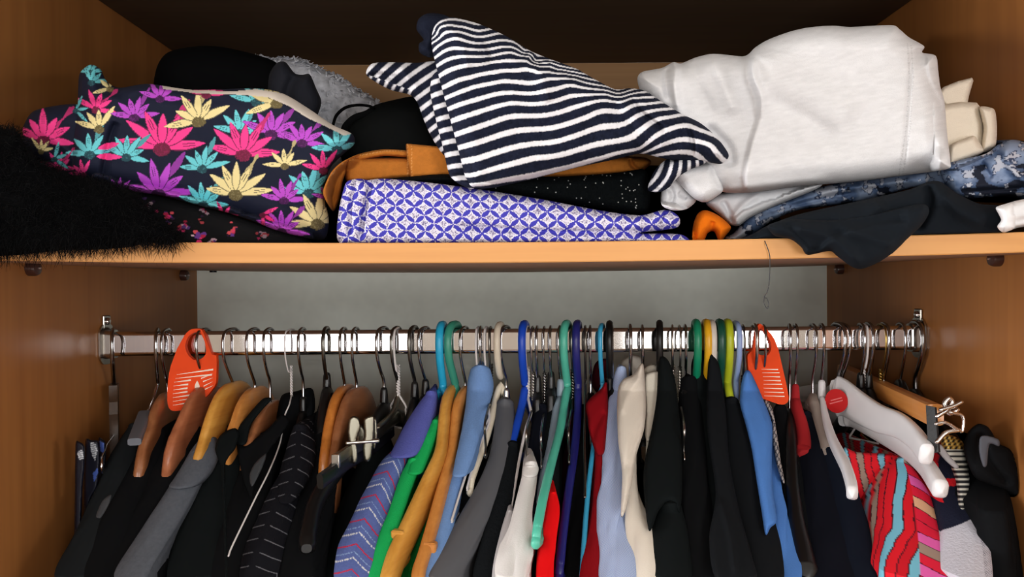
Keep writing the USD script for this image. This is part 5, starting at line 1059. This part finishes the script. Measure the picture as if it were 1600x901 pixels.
G('open_black_jacket', 'open black jacket with grey lining on the light brown wooden hanger', 'jacket', blackw, [(410, 686, 12), (396, 730, 26), (378, 800, 34), (356, 900, 40)], seed=8, fold=.002,
  extras=[('panel', 'collar', [(432, 652), (440, 618), (462, 611), (488, 607), (492, 640), (480, 660), (450, 690), (426, 712), (436, 660)], 0.03, dict(thick=.01, bulge=.01, rim=10), blackw),
          ('panel', 'lapel', [(370, 694), (384, 696), (418, 670), (440, 648), (452, 660), (424, 700), (404, 732), (394, 778), (380, 748)], -0.016, dict(thick=.006, bulge=.004, rim=6), blackw),
          ('panel', 'lining', [(390, 742), (398, 724), (416, 708), (410, 730), (394, 760)], -0.05, dict(thick=.003, bulge=.001, rim=4), M('lining_grey', (58, 62, 66), .6))])
PIN_A, PIN_B = lin((25, 25, 30)), lin((118, 118, 124))
def pinstripe(a, t, py):
    s = (t * 1.0 + np.where(a > 0, -0.75, 0.5) * a) / 0.0165
    w = (np.abs(s % 1 - 0.5) < 0.032) & (np.abs(a) > 0.003) & (np.abs(a) < 0.05)
    return np.where(w[:, None], PIN_B, PIN_A)
pin_m = MC('pinstripe_wool', 0.95, 0.25, 700, 0, 0.08)
G('pinstripe_jacket', 'black jacket with fine grey pinstripes, right of the bare bent grey wire', 'jacket', pin_m, [(452, 736, 14), (436, 775, 24), (420, 815, 27), (402, 860, 29), (392, 900, 30)], pattern=pinstripe, res=3, seed=9, fold=.002, dd=-.01,
  extras=[('ridge', 'collar', [(466, 672, 12), (466, 700, 22), (460, 735, 26), (452, 765, 22), (446, 785, 12)], dict(short=True, res=3, seed=10, fold=.001, dd=-.018, deep=.97), pin_m, pinstripe)])
G('black_blazer', 'black blazer hanging between the pinstripe jacket and the brown wooden hangers', 'jacket', blackw, [(511, 625, 14), (506, 680, 22), (494, 740, 28), (476, 820, 36), (458, 900, 44)], seed=11)
G('black_dress', 'black dress behind the curved black hanger tip and metal clips', 'dress', black_green, [(590, 690, 18), (570, 760, 34), (548, 830, 44), (528, 900, 52)], seed=12, dd=.03)
# blue striped shirt
SB = lin((92, 108, 172))
def shirt_stripes(a, t, py):
    col = np.tile(SB, (len(a), 1)) * (0.9 + 0.2 * meshkit.noise(np.stack([a * 900, t * 900, a * 0], 1)))[:, None]
    s = ((t + np.where(a > 0, -1.25, .5) * a) % 0.031) / 0.031
    for c0, w, c, dash in ((0.10, 0.028, (206, 38, 66), 0), (0.40, 0.022, (150, 176, 216), 1), (0.64, 0.034, (226, 226, 230), 1)):
        h = (np.abs(s - c0) < w) & ((not dash) | (np.sin(a * 2600) > -0.75))
        col[h] = lin(c)
    return col
str_m = MC('striped_shirting', 0.9, 0.3, 1200)
G('striped_shirt', 'periwinkle blue shirt with red and white stripes and a plain ribbed collar', 'shirt', str_m, [(624, 706, 12), (612, 724, 21), (592, 762, 27), (570, 810, 32), (554, 860, 34), (548, 900, 35)], pattern=shirt_stripes, res=3, seed=13, fold=.003, dd=-.01,
  extras=[('ridge', 'collar', [(673, 617, 9), (655, 648, 18), (638, 678, 22), (624, 704, 23), (618, 714, 22)], dict(short=True, seed=14, fold=.001, dd=-.024, deep=.97), M('periwinkle_rib', (92, 98, 176), .95, bump=.6, bscale=500, spec=.1), None, 'plain periwinkle ribbed collar'),
          ('panel', 'collar_edge', [(674, 624), (684, 632), (676, 648), (660, 672), (648, 700), (640, 716), (636, 706), (650, 672), (664, 644)], -0.006, dict(thick=.004, bulge=.002, rim=3), M('periwinkle_inner', (80, 92, 158), .9))])
grn = wool('green_knit', (30, 176, 92), bump=.5, spec=.1)
G('green_sweater', 'bright green fine-knit sweater right of the striped shirt', 'sweater', grn, [(646, 724, 11), (634, 750, 13), (616, 800, 13), (602, 840, 13), (592, 880, 13), (588, 900, 14)], seed=15, dd=-.012,
  extras=[('ridge', 'collar', [(680, 660, 6), (668, 684, 11), (654, 714, 13), (644, 740, 12)], dict(short=True, seed=16, fold=.001, dd=-.016, deep=.97), grn)])
G('dark_green_sweater', 'darker green sweater seen between the two slim yellow-orange wooden hangers', 'sweater', wool('shaded_green_knit', (12, 104, 44), bump=.5, spec=.1), [(694, 716, 7), (680, 760, 13), (662, 830, 18), (644, 900, 24)], seed=17, dd=.02)  # same sweater as the bright green one, its shade put into the colour
den = wool('light_denim', (116, 152, 206), vary=.06, vscale=500, spec=.15)
G('denim_shirt', 'light blue denim shirt with a standing collar above the rail hangers', 'shirt', den, [(716, 736, 12), (707, 765, 12), (694, 820, 14), (680, 880, 15), (676, 900, 15)], seed=18,
  extras=[('ridge', 'collar', [(750, 584, 17), (748, 606, 21), (742, 640, 18), (733, 676, 16), (722, 715, 15), (714, 744, 12)], dict(short=True, seed=19, fold=.0015, dd=-.024, deep=.96), den)])
G('black_skirt', 'black garment in the gap between the white wires and grey felt jacket', 'garment', blackw, [(757, 640, 8), (744, 720, 14), (726, 800, 18), (714, 900, 22)], seed=20, dd=.02)
felt = M('grey_felt', (92, 93, 98), .7, bump=.1, bscale=600, spec=.3)
G('felt_jacket', 'smooth plain dark grey felt jacket with narrow shoulder in the middle', 'jacket', felt, [(789, 634, 14), (787, 670, 16), (779, 715, 17), (760, 765, 20), (736, 812, 25), (706, 865, 29), (686, 900, 31)], seed=21, fold=.0012, dd=-.005)
G('black_cardigan', 'black textured knit cardigan right of the grey felt jacket', 'cardigan', wool('black_bobble_knit', (20, 23, 26), bump=.9, bscale=260), [(800, 697, 9), (795, 730, 14), (784, 790, 17), (770, 850, 19), (760, 900, 21)], seed=22, fold=.002, dd=-.004)
wht = wool('white_poplin', (226, 222, 220), spec=.2)
G('white_blouse', 'white cotton blouse with a rolled ring at the top of its sleeve', 'blouse', wht, [(829, 736, 12), (826, 755, 12), (819, 790, 12), (813, 840, 17), (808, 900, 25)], seed=23, fold=.005, ffreq=60, dd=-.03,
  extras=[('ridge', 'rolled_cuff', [(830, 728, 10), (829, 736, 13), (828, 744, 12)], dict(short=True, seed=24, fold=.0004, dd=-.034, deep=.9), wht)])
G('pale_grey_blouse', 'pale grey blouse edge hanging just left of the white blouse', 'blouse', wool('pale_grey_poplin', (186, 182, 184)), [(797, 800, 4), (790, 840, 9), (782, 900, 12)], seed=25, fold=.004, dd=-.015)
for nm, lab, col, rd, sd in (('tank_top', 'black top right of the long white bare wire, behind the white blouse', blacknavy, [(846, 640, 12), (838, 700, 16), (832, 780, 20), (826, 900, 24)], 26), ('tank_top', 'black top directly behind the pale blue-grey hanger', black_green, [(868, 614, 9), (858, 700, 14), (852, 780, 18), (846, 900, 22)], 27)):
    G(nm, lab, 'top', col, rd, seed=sd, dd=.005)
G('dark_plum_top', 'dark plum top in the shadow between mint green hanger and navy hanger', 'top', wool('plum', (44, 12, 20)), [(896, 650, 7), (888, 720, 12), (880, 800, 16), (874, 900, 20)], seed=28, dd=.04)
G('red_top', 'small bright scarlet red top with a pointed shoulder, right of mint green hanger', 'top', wool('scarlet', (236, 16, 20), spec=.1), [(865, 772, 5), (866, 795, 9), (860, 840, 11), (853, 900, 14)], seed=29, dd=-.03)
G('black_shirt', 'black shirt between the navy blue and thin sky blue plastic hangers', 'shirt', blackw, [(912, 640, 8), (904, 720, 14), (897, 800, 17), (892, 900, 20)], seed=30, dd=.02)
drd = wool('dark_red_cotton', (142, 14, 24), spec=.12)
G('dark_red_shirt', 'dark red shirt with its collar standing up, right of mid rail', 'shirt', drd, [(937, 690, 9), (939, 720, 8), (937, 780, 10), (930, 840, 13), (922, 900, 16)], seed=31, dd=-.005,
  extras=[('panel', 'collar', [(915, 634), (922, 622), (940, 606), (948, 594), (950, 640), (948, 668), (944, 706), (934, 712), (928, 700), (920, 672), (918, 652)], -0.012, dict(thick=.012, bulge=.008, rim=9, creases=[('fold', [(946, 640), (930, 668), (924, 690)], -.004, 5)]), drd),
          ('panel', 'collar_back', [(924, 600), (928, 572), (936, 562), (950, 560), (956, 572), (954, 610), (940, 620)], (lambda p: np.full(len(p), .945),), dict(thick=.01, bulge=.006, rim=8), wool('dark_maroon', (58, 10, 18)))])
def oxford(a, t, py):
    n = np.sin(a * 3300) * np.sin(t * 3300)
    return mixc(lin((134, 160, 218)), lin((206, 218, 240)), np.clip(.5 + .7 * n, 0, 1))
oxf = MC('oxford_cotton', .9, .2, 1200)
G('oxford_shirt', 'pale blue oxford shirt with rumpled folds, left of the cream shirt', 'shirt', oxf, [(972, 578, 8), (962, 606, 13), (955, 650, 13), (954, 700, 13), (955, 760, 15), (956, 820, 18), (960, 860, 22), (964, 900, 27)], pattern=oxford, res=4, seed=32, fold=.006, ffreq=45, dd=-.01)
crm = wool('cream_cotton', (236, 226, 212), spec=.15)
G('cream_shirt', 'cream white shirt with folded collar and long draped front', 'shirt', crm, [(985, 684, 14), (983, 705, 13), (986, 750, 13), (992, 800, 17), (998, 850, 21), (1002, 900, 24)], seed=33, fold=.005, dd=-.012,
  extras=[('panel', 'collar', [(966, 606), (974, 592), (990, 584), (1004, 566), (1008, 600), (1009, 640), (1006, 672), (994, 712), (986, 760), (976, 800), (970, 804), (972, 740), (966, 690), (964, 640)], -.028, dict(thick=.012, bulge=.014, rim=16, creases=[('fold', [(1006, 586), (985, 610), (968, 650)], .003, 6), ('fold', [(1006, 655), (990, 690), (976, 740)], -.003, 5)]), crm),
          ('panel', 'collar_band', [(965, 590), (967, 571), (976, 560), (990, 554), (1002, 558), (1008, 572), (1006, 590), (994, 596)], (lambda p: np.full(len(p), .935),), dict(thick=.006, bulge=.006, rim=8, tilt=(0, -.06)), wool('cream_band', (206, 196, 184)))])
G('second_cream_shirt', 'second cream shirt, narrow folded edge right of the draped cream shirt', 'shirt', wool('ivory_cotton', (228, 220, 204)), [(1020, 580, 12), (1019, 620, 12), (1015, 660, 10), (1014, 720, 9), (1016, 820, 10), (1018, 900, 12)], seed=34, fold=.003, dd=.002,
  extras=[('panel', 'folded_edge', [(1006, 592), (1012, 582), (1032, 579), (1033, 590), (1032, 620), (1024, 660), (1014, 690), (1008, 680), (1008, 640)], -.008, dict(thick=.008, bulge=.006, rim=6), M('ivory_cotton', (228, 220, 204)))])
G('black_vest', 'sleeveless black top with a pointed armhole edge, right of the cream shirts', 'top', black_green, [(1052, 800, 18), (1050, 840, 30), (1050, 900, 36)], seed=35, fold=.002, dd=-.02,
  extras=[('panel', 'shoulder', [(1029, 562), (1036, 556), (1046, 566), (1056, 600), (1064, 680), (1066, 760), (1062, 800), (1052, 786), (1040, 786), (1028, 800), (1020, 822), (1014, 829), (1009, 800), (1005, 752), (1008, 716), (1018, 670), (1026, 620)], -.02, dict(thick=.012, bulge=.010, rim=14), black_green)])
G('black_lace_dress', 'black dress under the thin steel twisted wires, left of the emerald green hanger', 'dress', blackw, [(1080, 598, 14), (1079, 660, 21), (1080, 740, 26), (1084, 820, 32), (1088, 900, 38)], seed=36, dd=-.012)
G('black_blouse', 'black blouse with a long pleat hanging beneath emerald green and yellow hooks', 'blouse', black_green, [(1098, 546, 9), (1106, 575, 20), (1112, 640, 24), (1122, 720, 32), (1136, 800, 38), (1146, 900, 46)], seed=37, fold=.003, dd=-.004,
  extras=[('panel', 'front_pleat', [(1108, 556), (1124, 572), (1134, 640), (1140, 720), (1156, 800), (1176, 872), (1180, 905), (1120, 905), (1108, 840), (1118, 770), (1104, 660)], -.022, dict(thick=.006, bulge=.006, rim=10, creases=[('fold', [(1122, 772), (1140, 830), (1150, 900)], .004, 5)]), charcoal)])
G('black_cotton_shirt', 'black shirt with a rounded collar hanging below the lime hanger', 'shirt', charcoal, [(1146, 630, 12), (1156, 662, 24), (1166, 720, 28), (1178, 800, 32), (1190, 900, 36)], seed=38, dd=-.012)
blu = wool('cornflower_cotton', (82, 132, 206), spec=.15)
G('blue_shirt', 'cornflower blue shirt with a long open placket, left of the right orange scent hanger', 'shirt', blu, [(1190, 650, 14), (1196, 700, 18), (1204, 760, 20), (1212, 820, 22), (1220, 900, 22)], seed=39, fold=.005, ffreq=42, dd=.0,
  extras=[('panel', 'collar', [(1158, 600), (1164, 580), (1172, 580), (1184, 604), (1200, 642), (1207, 668), (1206, 720), (1208, 770), (1214, 812), (1204, 824), (1196, 836), (1190, 800), (1182, 750), (1174, 700), (1164, 660), (1156, 630)], -.016, dict(thick=.008, bulge=.010, rim=12), blu)])
def geometric(p):
    s = np.sin(p[:, 0] * .55 + p[:, 1] * .28) * np.sin(p[:, 0] * .5 - p[:, 1] * .24)
    return np.where((np.abs(s) < .28)[:, None], lin((60, 62, 74)), lin((196, 188, 182)))
geo = thing('patterned_blouse', 'thin strip of a beige blouse with dark zigzag print, right of the cornflower shirt', 'blouse')
mm, px = puff([(1194, 628), (1200, 626), (1208, 642), (1212, 664), (1216, 690), (1220, 720), (1226, 752), (1222, 752), (1214, 728), (1210, 704), (1206, 680), (1206, 656)], lambda p: dmap(p[:, 1]) - .004, thick=.10, bulge=.006, rim=6, step=1.5, rest=False, wrinkle=.001)
obj('front', mm, MC('zigzag_print', .85, .1), geo, smooth=True, colors=geometric(px))
G('black_velvet_top', 'black top between the zigzag strip and the red velvet hanger', 'top', blackw, [(1222, 640, 10), (1228, 680, 18), (1236, 740, 22), (1244, 820, 26), (1250, 900, 28)], seed=41, dd=.012)
G('navy_blazer', 'very dark navy blazer beneath the red velvet shoulder and taupe hanger', 'jacket', blacknavy, [(1262, 650, 10), (1272, 700, 24), (1284, 770, 34), (1294, 840, 42), (1300, 900, 48)], seed=42, fold=.003, dd=.006)
G('navy_coat', 'dark navy coat directly below the narrow white hanger', 'coat', wool('ink_wool', (19, 24, 36)), [(1300, 690, 10), (1314, 730, 24), (1330, 800, 34), (1342, 860, 40), (1350, 900, 44)], seed=43, fold=.003, dd=.004)
# striped blouse
RL = np.array([lin(c) for c in ((224, 22, 38), (120, 190, 212), (224, 22, 38), (206, 16, 34), (120, 190, 212), (224, 22, 38), (158, 136, 122), (224, 22, 38))])
RR = np.array([lin(c) for c in ((230, 30, 62), (236, 100, 180), (230, 30, 62), (236, 184, 144), (230, 30, 62), (230, 30, 62), (236, 100, 180), (166, 142, 128))])
def wavy(a, t, py):
    wob = .010 * (2 * meshkit.fbm(np.stack([t * 26, a * 6, a * 0], 1), 2, 3) - 1)
    lf = a < 0; s = np.where(lf, (a * .9 + wob + .10 + t * .12) / .0095, (t * .8 - a * .6 + wob * .5) / .0125)
    k = np.floor(s).astype(int); col = np.where(lf[:, None], RL[np.mod(k, 8)], RR[np.mod(k, 8)])
    edge = (np.minimum(s % 1, 1 - s % 1) < np.where(lf, .07, .035))
    col[edge] = lin((70, 14, 30))
    return col
def wavy_px(p):
    wob = 5 * (2 * nz(p, 22, 2, 2) - 1); s = (p[:, 0] - .18 * p[:, 1] + wob) / 11.0
    k = np.floor(s).astype(int); col = RL[np.mod(k, 8)].copy(); e = np.minimum(s % 1, 1 - s % 1) < .07
    col[e] = lin((60, 14, 30)); return col
wav = MC('wavy_stripe_print', .8, .1)
G('striped_blouse', 'red blouse with wavy turquoise, pink and beige stripes below the white hangers', 'blouse', wav, [(1412, 722, 8), (1420, 742, 22), (1428, 775, 38), (1434, 815, 52), (1438, 860, 60), (1440, 900, 64)], pattern=wavy, res=3, seed=44, fold=.003, ffreq=30, dd=-.02, body=.3,
  extras=[('panel', 'back', [(1318, 704), (1340, 706), (1414, 713), (1412, 740), (1392, 780), (1376, 830), (1372, 905), (1350, 905), (1340, 800)], (lambda p: np.full(len(p), .84),), dict(thick=.01, bulge=.006, rim=8, step=2), wav, wavy_px)])
def tricolour(a, t, py):
    col = np.tile(lin((18, 22, 44)), (len(a), 1))
    red = (np.abs(py - (752 - 260 * a)) < 6) | ((a < -.022) & (py < 790))
    lo = py > 812 + 900 * np.maximum(-a, -.03) * 1.0
    dots = (np.sin(a * 2300) * np.sin(t * 1900) > .35) & (a > .006)
    col[lo] = lin((196, 194, 204)); col[lo & dots] = lin((120, 118, 130)); col[~lo & dots & (py > 760)] = lin((150, 150, 166))
    col[red] = lin((216, 24, 36)); return col
G('colour_block_knit', 'navy and pale grey mesh knit top with red piping, right of the wavy striped blouse', 'top', MC('mesh_knit', .9, .6, 400), [(1492, 708, 12), (1502, 745, 24), (1512, 790, 32), (1520, 830, 34), (1526, 870, 35), (1528, 900, 36)], pattern=tricolour, res=3, seed=45, fold=.0015, dd=-.035)
def gold_print(p):
    c = np.tile(lin((176, 132, 52)), (len(p), 1)); s1 = np.sin(p[:, 0] * .75 + p[:, 1] * .3) * np.sin(p[:, 1] * .6); c[s1 > .15] = lin((24, 20, 16)); c[s1 < -.6] = lin((226, 200, 120)); low = p[:, 1] > 702
    c[low] = np.where((np.sin(p[low, 1] * .8) > .1)[:, None], lin((208, 204, 190)), lin((28, 28, 30))); return c
gp = thing('gold_print_skirt', 'black skirt with gold and white print clipped in the chrome trouser clip', 'skirt')
mm, px = puff([(1470, 690), (1474, 678), (1488, 680), (1504, 690), (1510, 710), (1514, 740), (1518, 790), (1518, 905), (1500, 905), (1496, 770), (1486, 730), (1476, 708)], lambda p: np.full(len(p), .765), thick=.05, bulge=.01, rim=8, step=1.8, rest=False)
obj('front', mm, MC('gold_print_cloth', .7, .1), gp, smooth=True, colors=gold_print(px))
lt = thing('hanging_strap', 'short pale grey tag strap hanging below the black clamp jaw of the trouser clip', 'strap')
mm, px = puff([(1464, 702), (1470, 694), (1484, 712), (1497, 726), (1497, 732), (1490, 730), (1476, 718)], .735, thick=.003, bulge=.001, rim=3, step=1.8, rest=False); obj('ribbon', mm, M('grey_ribbon', (150, 146, 148), .6), lt, smooth=True)
dmr = lambda py: 0.80 - 0.09 * np.clip((np.asarray(py, float) - 690) / 110, 0, 1)
G('black_long_dress', 'black dress with a loose neckline, last garment against the right wall', 'dress', blackw, [(1540, 690, 12), (1556, 730, 24), (1570, 790, 30), (1580, 850, 32), (1586, 900, 33)], seed=46, fold=.004, dm=dmr,
  extras=[('panel', 'neckline', [(1506, 704), (1512, 676), (1528, 662), (1545, 668), (1560, 692), (1580, 704), (1598, 744), (1596, 776), (1570, 764), (1545, 756), (1522, 744)], (lambda p: np.full(len(p), .74),), dict(thick=.03, bulge=.008, rim=16, creases=[('fold', [(1530, 670), (1545, 720), (1580, 760)], -.005, 7)]), blackw),
          ('panel', 'shoulder_strap', [(1530, 706), (1531, 684), (1540, 680), (1560, 686), (1561, 697), (1546, 694), (1542, 726), (1536, 728)], (lambda p: np.full(len(p), .718),), dict(thick=.003, bulge=.001, rim=3), M('grey_strap', (70, 72, 80), .7), None, 'grey satin strap')])
